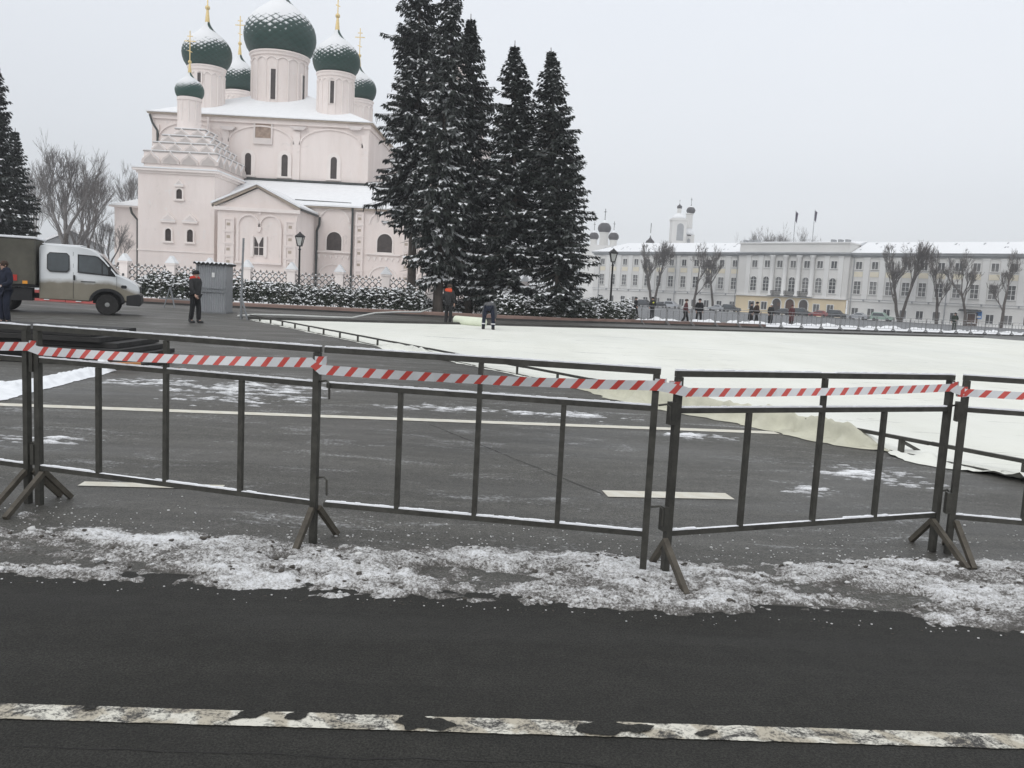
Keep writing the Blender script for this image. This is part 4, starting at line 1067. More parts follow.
for e, sg in ((lz, -1), (rzz, 1)):
    x1 = e.x + .12 * sg; z1 = pz + .16
    vs = [(pa_.x, PYf - .30, pa_.z + .02), (x1, PYf - .30, z1), (x1, GYf - .1, z1), (pa_.x, GYf + 3, pa_.z + .02)]
    vs += [(x, y, z + .16) for x, y, z in vs]; m.add(vs, [(0, 1, 2, 3), (4, 5, 6, 7), (0, 1, 5, 4), (1, 2, 6, 5), (2, 3, 7, 6), (3, 0, 4, 7)])
m.build('porch_roof', 'snow', por)
m = MB(); m.bar((px1 + .35, PYf - .2, pz + .03), (px1 + .35, GYf - .4, pz + .03), .12); m.bar((px0 - .35, PYf - .2, pz + .03), (px0 - .35, 72 - .05, pz + .03), .12); m.build('gutter', 'roof_edge', por)
niche_pilaster(223, 235, 68, pz - .8, por); niche_pilaster(284.5, 297, 68, pz - .8, por)
xm = (P(238, 230, 68).x + P(281, 230, 68).x) / 2; hw = (P(281, 230, 68).x - P(238, 230, 68).x) / 2; zs = P(259, 227, 68).z
m = MB()
for sg in (-1, 1):
    pv = None; cx = xm + sg * hw / 2
    for k in range(15):
        a = PI * k / 14; q = (cx + hw / 2 * math.cos(a), zs + .95 * math.sin(a))
        if pv: m.bar((pv[0], 67.93, pv[1]), (q[0], 67.93, q[1]), .15, .14, up=(0, 1, 0))
        pv = q
for x in (xm - hw, xm + hw): m.b2(x - .1, x + .1, 67.86, 68.01, P(259, 262, 68).z, zs)
m.prism([(xm - .2, zs), (xm + .2, zs), (xm + .1, zs - .4), (xm - .1, zs - .4)], 67.84, 68.01)
q = P(258, 262, 68).z; m.b2(xm - hw - .15, xm + hw + .15, 67.72, 68.01, q - .16, q)
q = P(258, 213, 68).z; m.b2(xm - .12, xm + .12, 67.9, 68.01, q - .12, q + .12); m.build('double_arch', 'plaster', por)
a, b = P(253.5, 255.5, 68), P(264.5, 237, 68); m = MB(); m.b2(a.x, b.x, 67.97, 68.01, a.z, b.z); pw = m.build('porch_window', 'church_glass', por)
m = MB(); w = .05
for x in (a.x + .03, (a.x + b.x) / 2, b.x - .03): m.b2(x - w / 2, x + w / 2, 67.93, 67.969, a.z, b.z)
for z in (a.z + .03, (a.z * .55 + b.z * .45), b.z - .03): m.b2(a.x + .06, b.x - .06, 67.935, 67.9685, z - w / 2, z + w / 2)
for x in (a.x - .12, b.x + .12): m.b2(x - .11, x + .11, 67.85, 68.01, a.z - .1, b.z + .05)
m.prism([((a.x + b.x) / 2 - .3, b.z), ((a.x + b.x) / 2 + .3, b.z), ((a.x + b.x) / 2, b.z - .65)], 67.88, 67.968); m.build('window_frame', 'plaster_trim', pw)

# drain pipes
def pipe(pts, name='drainpipe', mat='roof_edge', r=.10): m = MB(); m.tube(pts, r, 8); part(m, name, mat)
q = P(137, 209, 74.9); q = P(133.5, 209, 74.6).x; pipe([(q - .25, 74.55, az - .02), (q - .2, 74.7, az - .5), (q + .25, 74.85, az - 1.1), (q + .25, 74.85, 0)])
pipe([(px1 + .5, GYf - .45, pz - .05), (px1 + .42, GYf - .25, pz - .7), (px1 + .2, GYf - .15, pz - 1.2), (px1 + .2, GYf - .15, 0)])
x = P(352, 240, 73.8).x; pipe([(x, GYf - .4, gz1 - .05), (x, GYf - .25, gz1 - .4), (x, GYf - .25, 0)])
pipe([(XL - .1, 79.6, ZE - .05), (XL + .1, 79.75, ZE - .8), (XL + .55, 79.8, ZE - 1.5), (XL + .55, 79.8, ZE - 3)])
x = P(208.5, 130, 79.7).x; pipe([(x, 79.6, ZE - .05), (x - .15, 79.75, ZE - 2.8), (x - .15, 79.75, ZE - 3.2)], mat='plaster_trim', r=.1)

# tent roofed side chapel behind the spruces
tx = P(457, 200, 83).x; tz = P(468, 150, 83).z
m = MB(); m.lathe([(3.1, -.3), (3.1, tz - .3), (3.35, tz - .15), (3.35, tz)], (tx, 83, 0), 8); tc = part(m, 'tent_tower', 'plaster')
m = MB(); m.lathe([(2.6, 0), (.75, 8.0), (.7, 9.0)], (tx, 83, tz + .005), 8); m.build('tent_roof', 'plaster', tc)
m = MB(); zq = tz + 9.0; m.lathe([(a * .9, b * .9) for a, b in onion(1.0)], (tx, 83, zq + .4), 24, uv=True); m.build('tent_dome', 'light_green_dome', tc, True)
m = MB()
for k in range(8):
    a = 2 * PI * (k + .5) / 8; m.box((tx + 2.88 * math.cos(a), 83 + 2.88 * math.sin(a), tz - 2.2), (.08, .75, 1.7), a)
m.build('tent_window', 'church_glass', tc)

# ------------------------------------------------------------------ openwork fence with capped posts
FY = 57.0
fx = [P(u, 270, FY).x for u in (78, 125, 172, 210, 247.5, 292, 340, 386.5, 433, 480, 526, 572)]
fence = thing('openwork_fence', 'white openwork fence with capped pillars in front of the church', 'fence', (fx[0], FY, 0))
pm = MB(); pm.b2(-.27, .27, -.27, .27, 0, 2.15); pm.b2(-.34, .34, -.34, .34, 2.151, 2.27); pm.b2(-.33, .33, -.33, .33, 0, .55)
capm = MB(); capm.add([(-.36, -.36, 2.275), (.36, -.36, 2.275), (.36, .36, 2.275), (-.36, .36, 2.275), (0, -.3, 2.78), (0, .3, 2.78)], [(0, 1, 4), (1, 2, 5, 4), (2, 3, 5), (3, 0, 4, 5), (3, 2, 1, 0)])
dia = MB(); dia.b2(-.075, .075, -.285, -.271, 1.25, 1.42)
p0 = pm.build('pillar', 'plaster_trim', fence, world=False); c0 = capm.build('cap', 'snow', p0, world=False); d0 = dia.build('inset', 'roof_edge', p0, world=False)
def lattice(L):
    m = MB(); m.b2(.28, L - .28, -.16, .16, 0, .62); nx = max(2, int(round((L - .56) / .42))); cw = (L - .56) / nx; z0 = .64; chh = .44
    for i in range(nx):
        for j in range(3):
            x = .28 + cw * (i + .5); z = z0 + chh * (j + .5); a, b = cw / 2, chh / 2
            m.cur = 0; m.bar((x - a, 0, z - b), (x + a, 0, z + b), .075, .06); m.bar((x - a, 0, z + b), (x + a, 0, z - b), .075, .06); m.cur = 1; m.ball((x, 0, z + .03), .085, 8, 5, (1, .7, .8))
            m.ball((x + a, 0, z + b + .03), .065, 6, 4, (1, .7, .9)); m.cur = 0
        m.b2(.28 + cw * i + .02, .28 + cw * (i + 1) - .02, -.04, .04, z0 - .03, z0)
    for i in range(nx): x = .28 + cw * (i + .5); m.prism([(x - .09, z0 + 3 * chh), (x + .09, z0 + 3 * chh), (x, z0 + 3 * chh + .2)], -.03, .03)
    return m
for i, x in enumerate(fx):
    if i: 
        q = p0.copy(); COL.objects.link(q); q.parent = fence
        for ch_ in (c0, d0): z = ch_.copy(); COL.objects.link(z); z.parent = q
        q.location = (x - fx[0], 0, 0)
    if i < len(fx) - 1:
        l = lattice(fx[i + 1] - x).build('lattice', ['lattice_iron', 'snow'], fence, world=False); l.location = (x - fx[0], 0, 0)
# ------------------------------------------------------------------ spruces
def spruce(label, x, y, top, R, seed, bare=.08, droop=.35, snow=.22, slim=.85, group='spruces by the church fence', ragged=.0):
    r = random.Random(seed); t = thing('spruce', label, 'spruce', (x, y, 0), 0, group); tp_ = P(top[0], top[1], y); h = tp_.z; lean = tp_.x - x
    m = MB(); lx, ly = r.uniform(-.1, .1), r.uniform(-.2, .2)
    def axis(f): return Vector((lean * f + lx * math.sin(f * 3.14), ly * math.sin(f * 2.0), f * h))
    tr = .26 * h / 20 + .04
    m.tube([axis(0) + Vector((0, 0, -.1))] + [axis(f) for f in (.03, .1, .25, .5, .75, 1.0)], [tr * 1.3, tr, tr * .9, tr * .78, tr * .52, tr * .26, .02], 9)
    tk = m.build('trunk', 'bark', t, True, world=False)
    lf = MB(); sn = MB(); br = MB()
    z = bare * h; sect = [r.uniform(.72, 1.2) for _ in range(9)]
    while z < h * .985:
        f = z / h; g = (f - bare) / (1 - bare)
        prof = min(1, (1 - g) ** slim) * (.62 + .38 * smooth(0, .16, g)) * (.30 + .70 * smooth(0, .15, 1 - g)) * (1 + ragged * fbm(z * .5, seed))
        nb = 9 if g < .75 else 7; a0 = r.uniform(0, 6.28)
        for k in range(nb):
            az = a0 + 2 * PI * k / nb + r.uniform(-.3, .3); sc = sect[int(((az % 6.28) / 6.28) * 9) % 9]
            L = R * prof * r.uniform(.72, 1.10) * (.82 + .18 * sc) * (1 + (.60 - .38 * g) * fbm(math.cos(az) * 1.5, math.sin(az) * 1.5, z * .55 + seed)) + .10
            if r.random() < .05: L *= 1.2
            if fbm(math.cos(az) * .9 + seed, math.sin(az) * .9, z * .6) < -.40 and g < .9: continue
            dx, dy = math.cos(az), math.sin(az); base = axis(f); dr = droop * r.uniform(.75, 1.3) * (1 - .65 * g)
            up0 = .35 * g
            def at(q): return base + Vector((dx * L * q, dy * L * q, L * (up0 * q - dr * 1.5 * q + dr * .75 * q * q)))
            n = max(3, int(L / .155))
            if L > .9: br.tube([at(0), at(.5), at(.97)], [.03, .02, .008], 4, False)
            for i in range(n):
                q = (i + .8) / n
                if q < .14: continue
                c = at(q); tw = (.50 * (1 - .55 * q) + .1) * min(1, .45 + L / 2.2) * r.uniform(.75, 1.25)
                for sd in (-1, 1, -.35, .5):
                    sp = Vector((dx * .7 - dy * sd * .75, dy * .7 + dx * sd * .75, -.25 - droop * r.uniform(.2, 1.3))).normalized()
                    e = c + sp * tw; wd = Vector((-sp.y, sp.x, r.uniform(-.5, .5))).normalized() * (.052 + .03 * r.random())
                    lf.cur = 1 if r.random() < .14 + .36 * smooth(.0, .45, fbm((base.x + c.x) * .7, c.y * .7 + seed, c.z * .5, 3)) else 0
                    lf.face([c - wd * .8, c.lerp(e, .5) - wd * 1.35, e, c.lerp(e, .5) + wd * 1.35])
                    if abs(sd) == 1 and r.random() < snow * (1.25 - .5 * g) * (.25 + 1.9 * smooth(-.15, .35, fbm((base.x + c.x) * .9 + seed, c.y * .9, c.z * .8, 3))):
                        o = Vector((0, 0, .035)); k2 = r.uniform(.5, .95); ww = Vector((wd.x, wd.y, 0)).normalized() * .135 * r.uniform(.6, 1.5)
                        a = c.lerp(e, .05) + o; b = c.lerp(e, k2) + o; mid_ = a.lerp(b, .5) + Vector((0, 0, .05))
                        sn.face([a - ww * .5, mid_ - ww, b, mid_ + ww])
                # hanging twig curtains
                hl = (.28 + .35 * droop) * r.uniform(.5, 1.3) * min(1, L / 1.2) * (1 - .4 * g); w2 = Vector((-dy, dx, 0)) * (.10 * r.uniform(.7, 1.3)); e = c + Vector((dx * .08 + r.uniform(-.1, .1), dy * .08 + r.uniform(-.1, .1), -hl))
                if q < .8 or r.random() < droop * .6: lf.face([c - w2, e - w2 * .25, e + w2 * .25, c + w2])
            tip = at(1.0); e = tip + Vector((dx * .2, dy * .2, .05 - .1 * droop)); w2 = Vector((-dy, dx, 0)) * .07; lf.face([at(.85) - w2, tip - w2 * 1.1, e, tip + w2 * 1.1, at(.85) + w2])
        z += (.25 + .08 * r.random()) * (1.0 if g < .8 else .75)
    top = axis(1.0); 
    for k in range(5):
        a = k * 1.3; d = Vector((math.cos(a), math.sin(a), 0)) * .05; lf.face([top - Vector((0, 0, .8)) - d, top - Vector((0, 0, .8)) + d, top + Vector((0, 0, .08))])
    if bare > .1:
        for k in range(14):
            a = r.uniform(0, 6.28); f = bare * r.uniform(.3, 1.0); b = axis(f); L = r.uniform(.3, 1.1); br.tube([b, b + Vector((math.cos(a) * L, math.sin(a) * L, -.3 * L))], [.025, .006], 4, False)
    cr = lf.build('crown', ['needles', 'frosted_needles'], t, world=False); br.build('branches', 'bark', cr, world=False); tag(sn.build('snow', 'snow', cr, world=False), kind='stuff')
    return t
def at_u(u, d, v=300): return P(u, v, d).x
def topz(u, v, d): return P(u, v, d).z
spruce('bare trunked tall spruce nearest the church, trunk clear below its crown', at_u(411, 55), 55, (421, -38), 2.7, 101, bare=.30, droop=.85, snow=.34, slim=.58, ragged=.5)
spruce('tallest shaggy spruce with drooping branches behind the standing worker', at_u(438, 50), 50, (454, -45), 1.95, 102, bare=.13, droop=.9, snow=.30, slim=.60, ragged=.55)
spruce('dark spruce with a thick black trunk right of the standing worker', at_u(468, 52), 52, (471, 14), 2.4, 103, bare=.12, droop=.7, snow=.14, slim=.62, ragged=.4)
spruce('pointed spruce second from the square end of the row', at_u(512, 50), 50, (515, 40), 2.85, 104, bare=.035, droop=.48, snow=.17, slim=.66, ragged=.2)
spruce('slender pointed spruce at the end of the row beside the long building', at_u(560, 49), 49, (551, 48), 2.45, 105, bare=.03, droop=.42, snow=.14, slim=.64, ragged=.2)
GL = 'spruces behind the canvas truck'
spruce('tall dark spruce behind the rear end of the canvas box', at_u(-14, 56), 56, (-8, 52), 2.35, 106, bare=.05, droop=.5, snow=.08, slim=.7, group=GL)
spruce('smaller dark spruce behind the canvas box of the truck', at_u(14, 62), 62, (15, 128), 2.3, 107, bare=.04, droop=.4, snow=.08, slim=.8, group=GL)

# ------------------------------------------------------------------ bare trees
def bare_mesh(seed, h, spread, trunk_r, levels=5, first=.3, fork=1, upright=.6, twig='twig', ratio=1.0, tw=.007):
    """returns (trunk mesh builder, crown mesh builder)"""
    r = random.Random(seed); tr = MB(); cr = MB()
    def grow(p, d, L, rad, lv):
        n = 3; pts = [p]; dd = d.copy()
        for i in range(n):
            dd = (dd + Vector((r.uniform(-.16, .16), r.uniform(-.16, .16), r.uniform(-.05, .14)))).normalized(); pts.append(pts[-1] + dd * L / n)
        rs = [rad * (1 - .4 * i / n) for i in range(n + 1)]
        (tr if lv == 0 else cr).tube(pts, rs, 7 if lv < 2 else (4 if lv < 4 else 3), False)
        if lv >= levels: return
        rt = ratio if lv == 0 else 1.0
        k = r.randint(3, 4)
        for i in range(k):
            q = r.uniform(.42, 1.0) if i else 1.0; idx = min(n - 1, int(q * n)); b = pts[idx].lerp(pts[idx + 1], q * n - idx) if idx < n else pts[-1]
            a = r.uniform(0, 6.28); s = spread * r.uniform(.5, 1.15) * (.45 if i == 0 else 1); ax = dd.orthogonal().normalized(); ax.rotate(Matrix.Rotation(a, 3, dd))
            nd = (dd * math.cos(s) + ax * math.sin(s) + Vector((0, 0, upright * .35))).normalized(); grow(b, nd, L * rt * r.uniform(.55, .82), max(tw, rad * r.uniform(.42, .60)), lv + 1)
    L0 = h * first
    if fork == 1: grow(Vector((0, 0, -.1)), Vector((r.uniform(-.05, .05), r.uniform(-.05, .05), 1)).normalized(), L0, trunk_r, 0)
    else:
        for s in (-1, 1): grow(Vector((.12 * s, 0, -.1)), Vector((.13 * s, 0, 1)).normalized(), L0, trunk_r * .8, 0)
    return tr, cr
def bare_tree(label, x, y, protos, size=1.0, rz=0.0, group=None, z=None):
    t = thing('bare_tree', label, 'tree', (x, y, gz(y) if z is None else z), rz, group); t.scale = (size,) * 3
    for nm, me in protos:
        o = bpy.data.objects.new(nm, me); COL.objects.link(o); o.parent = t
    return t
def proto_tree(*a, twig='twig', **k):
    tr, cr = bare_mesh(*a, **k); mz = max(q[2] for q in tr.v + cr.v); f_ = a[1] / mz
    for mb in (tr, cr): mb.v = [(x * f_, y * f_, z * f_) for x, y, z in mb.v]
    o1 = tr.build('trunk', 'bark'); o2 = cr.build('crown', twig); p = [('trunk', o1.data), ('crown', o2.data)]
    bpy.data.objects.remove(o1); bpy.data.objects.remove(o2); return p
big1 = proto_tree(21, 9.5, .55, .17, levels=6, first=.30, upright=.55, twig='frosted_twig')
big2 = proto_tree(24, 9.5, .50, .15, levels=6, first=.33, upright=.6, twig='frosted_twig')
GB = 'bare trees behind the truck'
for k, (u, d, v, pr, lb) in enumerate(((62, 72, 140, big1, 'broad bare tree with frosted twigs above the truck cab'), (95, 76, 163, big2, 'bare frosted tree leaning behind the bonnet of the truck'), (40, 84, 158, big2, 'bare tree between the spruces and the broad frosted one'),
                                     (78, 88, 175, big1, 'bare frosted tree standing over the small snowy house'), (126, 100, 165, big2, 'thin bare tree close to the church annex corner'), (108, 66, 218, big1, 'low frosted bare tree beside the church annex'), (84, 64, 225, big2, 'low frosted bare tree just over the truck roof'))):
    hh = topz(u, v, d) * 1.08; bare_tree(lb, at_u(u, d), d, pr, hh / 9.5, k * 1.3, GB)
sv = proto_tree(31, 12, .55, .24, levels=6, tw=.013, first=.42, upright=.75, ratio=.55)
sf = proto_tree(32, 12, .52, .28, levels=6, tw=.013, first=.42, upright=.75, fork=2, ratio=.55)
sw = proto_tree(33, 12, .50, .24, levels=6, tw=.013, first=.46, upright=.8, ratio=.5)
GS = 'pruned trees along the long building'
for k, (u, v, pr, lb) in enumerate(((653, 240, sf, 'forked bare tree beyond the street lamp by the far building'), (693.5, 241, sv, 'bare tree before the white wing, next to the slim one'), (713, 243, sw, 'slim bare tree closest to the columned centre of the building'),
                                   (901, 240, sf, 'widely forked bare tree in front of the plain wing'), (938, 245, sv, 'bare pruned tree between the forked tree and the entrance'), (967, 247, sw, 'bare pruned tree by the entrance with the blue sign'), (1003, 246, sv, 'bare pruned tree farthest along the street, past the blue sign'))):
    s_ = 0
    rx = ray(u, 310); # stand on the pavement in front of the wall
    # intersect with a line 7 m off the facade
    o_ = A0 + BN * 7; den = rx[0] * (-BD.y) + rx[1] * BD.x; tt = (o_.x * (-BD.y) + o_.y * BD.x) / den; q = Vector((rx[0] * tt, rx[1] * tt))
    hh = topz(u, v, q.y) + .6; bare_tree(lb, q.x, q.y, pr, hh / 12, k * 1.7 if pr is not sf else -.7, GS)
GR = 'bare trees showing above the long roof'
for k, (u, v, d) in enumerate(((742, 232, 260), (757, 226, 262), (771, 222, 258), (784, 224, 262), (797, 229, 258), (808, 233, 262))):
    hh = topz(u, v, d) + .6; bare_tree('bare tree crown showing above the roof behind the two flags', at_u(u, d), d, (big1, big2)[k % 2], hh / 9.5, k * 1.1, GR)

# ------------------------------------------------------------------ hedges
def hedge(label, path, hgt, dep, seed, dens=430):
    r = random.Random(seed); t = thing('hedge', label, 'hedge', (path[0][0], path[0][1], 0), 0, 'snowy hedges in front of the church')
    lf = MB(); sn = MB(); stx = MB()
    for (x0, y0), (x1, y1) in zip(path, path[1:]):
        d = Vector((x1 - x0, y1 - y0, 0)); L = d.length; d.normalize(); n = Vector((-d.y, d.x, 0))
        for k in range(int(L * dens)):
            s = r.uniform(0, L); bx, by = x0 + d.x * s, y0 + d.y * s
            hh = hgt * (.86 + .28 * fbm(bx * .9, by * .9, seed)); a = r.uniform(-.25, PI + .25); q = r.random() ** .4
            yy = math.cos(a) * dep * .5 * q * (1 + .3 * fbm(bx * 1.4, 3, seed)); zz = max(.12, .18 + (hh - .18) * abs(math.sin(a)) ** .8 * q)
            c = Vector((bx, by, 0)) + n * yy + Vector((0, 0, zz))
            for j in range(3):
                e = Vector((r.gauss(0, 1), r.gauss(0, 1), r.gauss(.25, .8))).normalized(); w = e.orthogonal().normalized() * r.uniform(.025, .05); l = r.uniform(.10, .2)
                lf.face([c, c + e * l * .5 + w, c + e * l, c + e * l * .5 - w])
            if r.random() < (.52 if zz > hh * .55 else .22):
                rr = r.uniform(.05, .13); o = c + Vector((0, 0, .05)); pts = []
                for j in range(6): a2 = j * PI / 3 + r.uniform(-.3, .3); pts.append(o + Vector((math.cos(a2) * rr * r.uniform(.7, 1.3), math.sin(a2) * rr * r.uniform(.6, 1.2), r.uniform(-.05, .03))))
                for j in range(6): sn.face([pts[j], pts[(j + 1) % 6], o + Vector((0, 0, .05))])
        for k in range(int(L * 3)):
            s = r.uniform(0, L); b = Vector((x0 + d.x * s, y0 + d.y * s, 0)) + n * r.uniform(-.3, .3) * dep
            stx.tube([b, b + Vector((r.uniform(-.15, .15), r.uniform(-.1, .1), hgt * .7))], [.02, .01], 4, False)
    lf.build('foliage', 'hedge_leaf', t); tag(sn.build('snow', 'snow', t), kind='stuff'); tag(stx.build('stems', 'stem', t), kind='stuff')
    return t
hx = lambda u, d: (at_u(u, d), d)
hedge('long snow dusted hedge between the grey cabinet and the first spruce', [hx(138, 49.5), hx(250, 49.0), hx(425, 48.5)], 1.62, 1.7, 7)
hedge('snow dusted hedge under the pointed spruces ending at the open square', [hx(498, 47.5), hx(570, 48.8), hx(628, 52.5)], 1.55, 1.9, 8, 480)
hedge('low thin hedge by the fence behind the two workers', [hx(425, 52.5), hx(500, 52.0)], 1.1, 1.0, 9, 260)

# ------------------------------------------------------------------ long administrative building
ZB, ZC = -0.9, 14.0
bld = thing('administrative_building', 'long white three storey building with columns and yellow ground floor', 'building', (A0.x, A0.y, 0), math.atan2(BD.y, BD.x))
# local axes: x along the facade, -y towards the camera
flip = (Matrix.Rotation(math.atan2(BD.y, BD.x), 3, 'Z') @ Vector((0, -1, 0))).xy.dot(BN) > 0
assert flip
def s_of(u, v=300, off=0.0):
    rx = ray(u, v); o = A0 + BN * off; den = rx[0] * (-BD.y) + rx[1] * BD.x; t = (o.x * (-BD.y) + o.y * BD.x) / den
    return (Vector((rx[0] * t, rx[1] * t)) - A0).dot(BD)
def bp(mb, name, mat, parent=None, smooth=False): return mb.build(name, mat, parent or bld, smooth, world=False)
sL, sC0, sC1, sR = 0.0, s_of(738), s_of(848), 150.0; DEP = 16.0; PR = 1.1
for a, b in ((sL, sC0 - .003), (sC1 + .003, sR)):
    m = MB(); m.b2(a, b, 0, DEP, ZB, ZC - .9); w = bp(m, 'wing_wall', 'facade')
    m = MB(); m.b2(a - .2, b, -.35, -.003, ZC - .9, ZC - .55); m.b2(a - .5, b, -.75, -.003, ZC - .549, ZC - .2); m.b2(a - .5, b, -.9, .3, ZC - .199, ZC); m.build('cornice', 'facade_grey', w, world=False)
    m = MB(); m.b2(a, b, -.22, -.003, 3.35, 3.75); m.b2(a, b, -.12, -.003, ZB, .0); m.build('string_course', 'facade_trim', w, world=False)
    m = MB(); m.b2(a, b, -.3, -.003, 3.751, 3.83); m.build('string_course_snow', 'facade_grey', w, world=False)
    zr = ZC + 3.0; sl = a - .5 if a == sL else a
    m = MB(); hip = 6.0 if a == sL else 0
    m.add([(sl, -.9, ZC + .005), (b, -.9, ZC + .005), (b, DEP + .5, ZC + .005), (sl, DEP + .5, ZC + .005), (sl + hip, DEP / 2, zr), (b, DEP / 2, zr)], [(0, 1, 5, 4), (1, 2, 5), (2, 3, 4, 5), (3, 0, 4), (3, 2, 1, 0)])
    rf = bp(m, 'wing_roof', 'snow')
    m = MB(); r_ = random.Random(int(a) + 4)
    for k in range(int((b - a) / 2)): x = a + r_.uniform(.5, b - a - .5); y = r_.uniform(1, 7); m.box((x, y, ZC + (y + .9) / 8.9 * 3.0 + .03), (r_.uniform(.1, .35), r_.uniform(.3, 1.2), .06), mat=Matrix.Rotation(.32, 3, 'X'))
    m.build('roof_patches', 'facade_grey', rf, world=False)
m = MB(); m.b2(sC0, sC1, -PR, DEP, 3.75, ZC - .7); cw = bp(m, 'centre_wall', 'facade')
m = MB(); m.b2(sC0, sC1, -PR - .05, -PR + .3, ZB, 3.4); m.b2(sC0, sC1, -PR - .05, 0, 3.4, 3.5); gw = bp(m, 'ground_floor', 'facade_yellow')
m = MB(); m.b2(sC0 - .1, sC1 + .1, -PR - .5, -PR + .2, 3.501, 3.80); m.build('string_course', 'facade_trim', cw, world=False)
m = MB(); m.b2(sC0 - .15, sC1 + .15, -PR - .5, -PR + .2, ZC - .7, ZC - .35); m.b2(sC0 - .45, sC1 + .45, -PR - 1.0, -PR + .2, ZC - .349, ZC); m.build('cornice', 'facade_grey', cw, world=False)
m = MB(); m.b2(sC0 + .2, sC1 - .2, -PR - .2, 4, ZC + .002, ZC + 2.0); m.b2(sC0, sC1, -PR - .45, 4.1, ZC + 2.001, ZC + 2.25); at_ = bp(m, 'attic', 'facade')
m = MB(); m.b2(sC0, sC1, -PR - .45, 4.1, ZC + 2.252, ZC + 2.36); m.add([(sC0 + .5, 4, ZC + 2.3), (sC1 - .5, 4, ZC + 2.3), (sC1 - .5, DEP, ZC), (sC0 + .5, DEP, ZC), (sC0 + .5, 9, ZC + 3.3), (sC1 - .5, 9, ZC + 3.3)], [(0, 1, 5, 4), (2, 3, 4, 5), (1, 2, 5), (3, 0, 4)]); bp(m, 'centre_roof', 'snow')
for f in (.04, .10, .16, .84, .90, .96):
    m = MB(); x = sC0 + (sC1 - sC0) * f; m.b2(x - .32, x + .32, -PR - .1, .5, ZC + 2.365, ZC + 2.95); bp(m, 'chimney', 'facade_grey')
# windows: one mesh per kind, copied along the facade
def win(w, h, arched=False, cols=2, rows=3, sill=True):
    f = MB(); t = .16
    f.b2(-w / 2 - t, -w / 2, -.14, -.003, -h / 2, h / 2); f.b2(w / 2, w / 2 + t, -.14, -.003, -h / 2, h / 2)
    if arched: ring_arch(f, 0, h / 2 - w / 2 + .001, w, w / 2 + .001 + .0, t, -.14, -.003, 8, False)
    else: f.b2(-w / 2 - t, w / 2 + t, -.16, -.003, h / 2, h / 2 + t)
    if sill: f.b2(-w / 2 - t - .1, w / 2 + t + .1, -.25, -.003, -h / 2 - .16, -h / 2)
    for c in range(1, cols): x = -w / 2 + w * c / cols; f.b2(x - .05, x + .05, -.06, -.032, -h / 2, h / 2)
    for q in range(1, rows): z = -h / 2 + h * q / rows; f.b2(-w / 2, w / 2, -.058, -.033, z - .04, z + .04)
    g = MB()
    if arched: g.prism(arch_poly(0, -h / 2, w - .01, h, 8), -.03, .01)
    else: g.b2(-w / 2 + .002, w / 2 - .002, -.03, .01, -h / 2 + .002, h / 2 - .002)
    fo = f.build('window', 'facade_trim'); go = g.build('pane', 'window_glass'); a = (fo.data, go.data); bpy.data.objects.remove(fo); bpy.data.objects.remove(go); return a
WU = win(1.3, 1.6, rows=1); WM = win(1.45, 2.75, rows=3); WG = win(1.4, 1.75, rows=1); WA = win(1.5, 3.4, True, 2, 4)
def put_win(kind, s, z, y=0.0):
    o = bpy.data.objects.new('window', kind[0]); COL.objects.link(o); o.parent = bld; o.location = (s, y, z)
    q = bpy.data.objects.new('pane', kind[1]); COL.objects.link(q); q.parent = o
Z7 = lambda zx: zx / 4.452 + 570
Z8 = lambda zx: zx / 4.376 + 790
left = [s_of(Z7(x)) for x in (135, 185, 235, 285, 336, 389, 442, 497, 552, 608, 665, 723)]; left[0] = 2 * left[1] - left[2]
right = [s_of(Z8(x), 305) for x in (286, 356, 426, 498, 571, 645, 722, 800, 880, 962)]
step = (right[-1] - right[0]) / 9; right += [right[-1] + step * k for k in range(1, 5)]
cen = [s_of(u, 300, PR) for u in (752, 764.5, 777, 790.3, 804, 817, 831)]
for grp in (left, right):
    for s in grp:
        put_win(WU, s, 11.25); put_win(WM, s, 6.35); put_win(WG, s, .95)
        m = MB(); m.b2(s - .95, s + .95, -.07, -.003, 8.75, 9.85); bp(m, 'cream_panel', 'facade_cream')
    for a, b in zip(grp, grp[1:]):
        c = (a + b) / 2; mpl = MB(); mpl.b2(c - .62, c + .62, -.2, -.003, 3.84, ZC - 1.35); mpl.b2(c - .75, c + .75, -.26, -.003, ZC - 1.35, ZC - .95); bp(mpl, 'pilaster', 'facade_trim'); mb_ = MB(); mb_.b2(c - .15, c + .15, -.45, -.301, 3.4, 3.85); bp(mb_, 'console', 'facade_grey')
for i, s in enumerate(cen):
    put_win(WU, s, 11.25, -PR); put_win(WA, s, 6.55, -PR)
    if i in (0, 1, 5, 6): put_win(WG, s, 1.3, -PR - .055)
    else:
        m = MB(); m.prism(arch_poly(s, ZB, 2.1, 4.0, 10), -PR - .09, -PR - .051); d = bp(m, 'arched_doorway', 'wood_door' if i == 3 else 'church_glass')
        m = MB(); ring_arch(m, s, ZB, 2.11, 4.005, .22, -PR - .2, -PR - .052, 10, False); m.build('surround', 'facade_trim', d, world=False)
    if i in (2, 3, 4):
        m = MB(); m.b2(s - 1.3, s + 1.3, -PR - 1.2, -PR - .51, 3.81, 3.92); 
        for k in range(13): x = s - 1.25 + k * .208; m.b2(x - .03, x + .03, -PR - 1.17, -PR - 1.11, 3.93, 4.9)
        m.b2(s - 1.3, s + 1.3, -PR - 1.2, -PR - 1.08, 4.901, 5.0); bp(m, 'balcony', 'dark_iron')
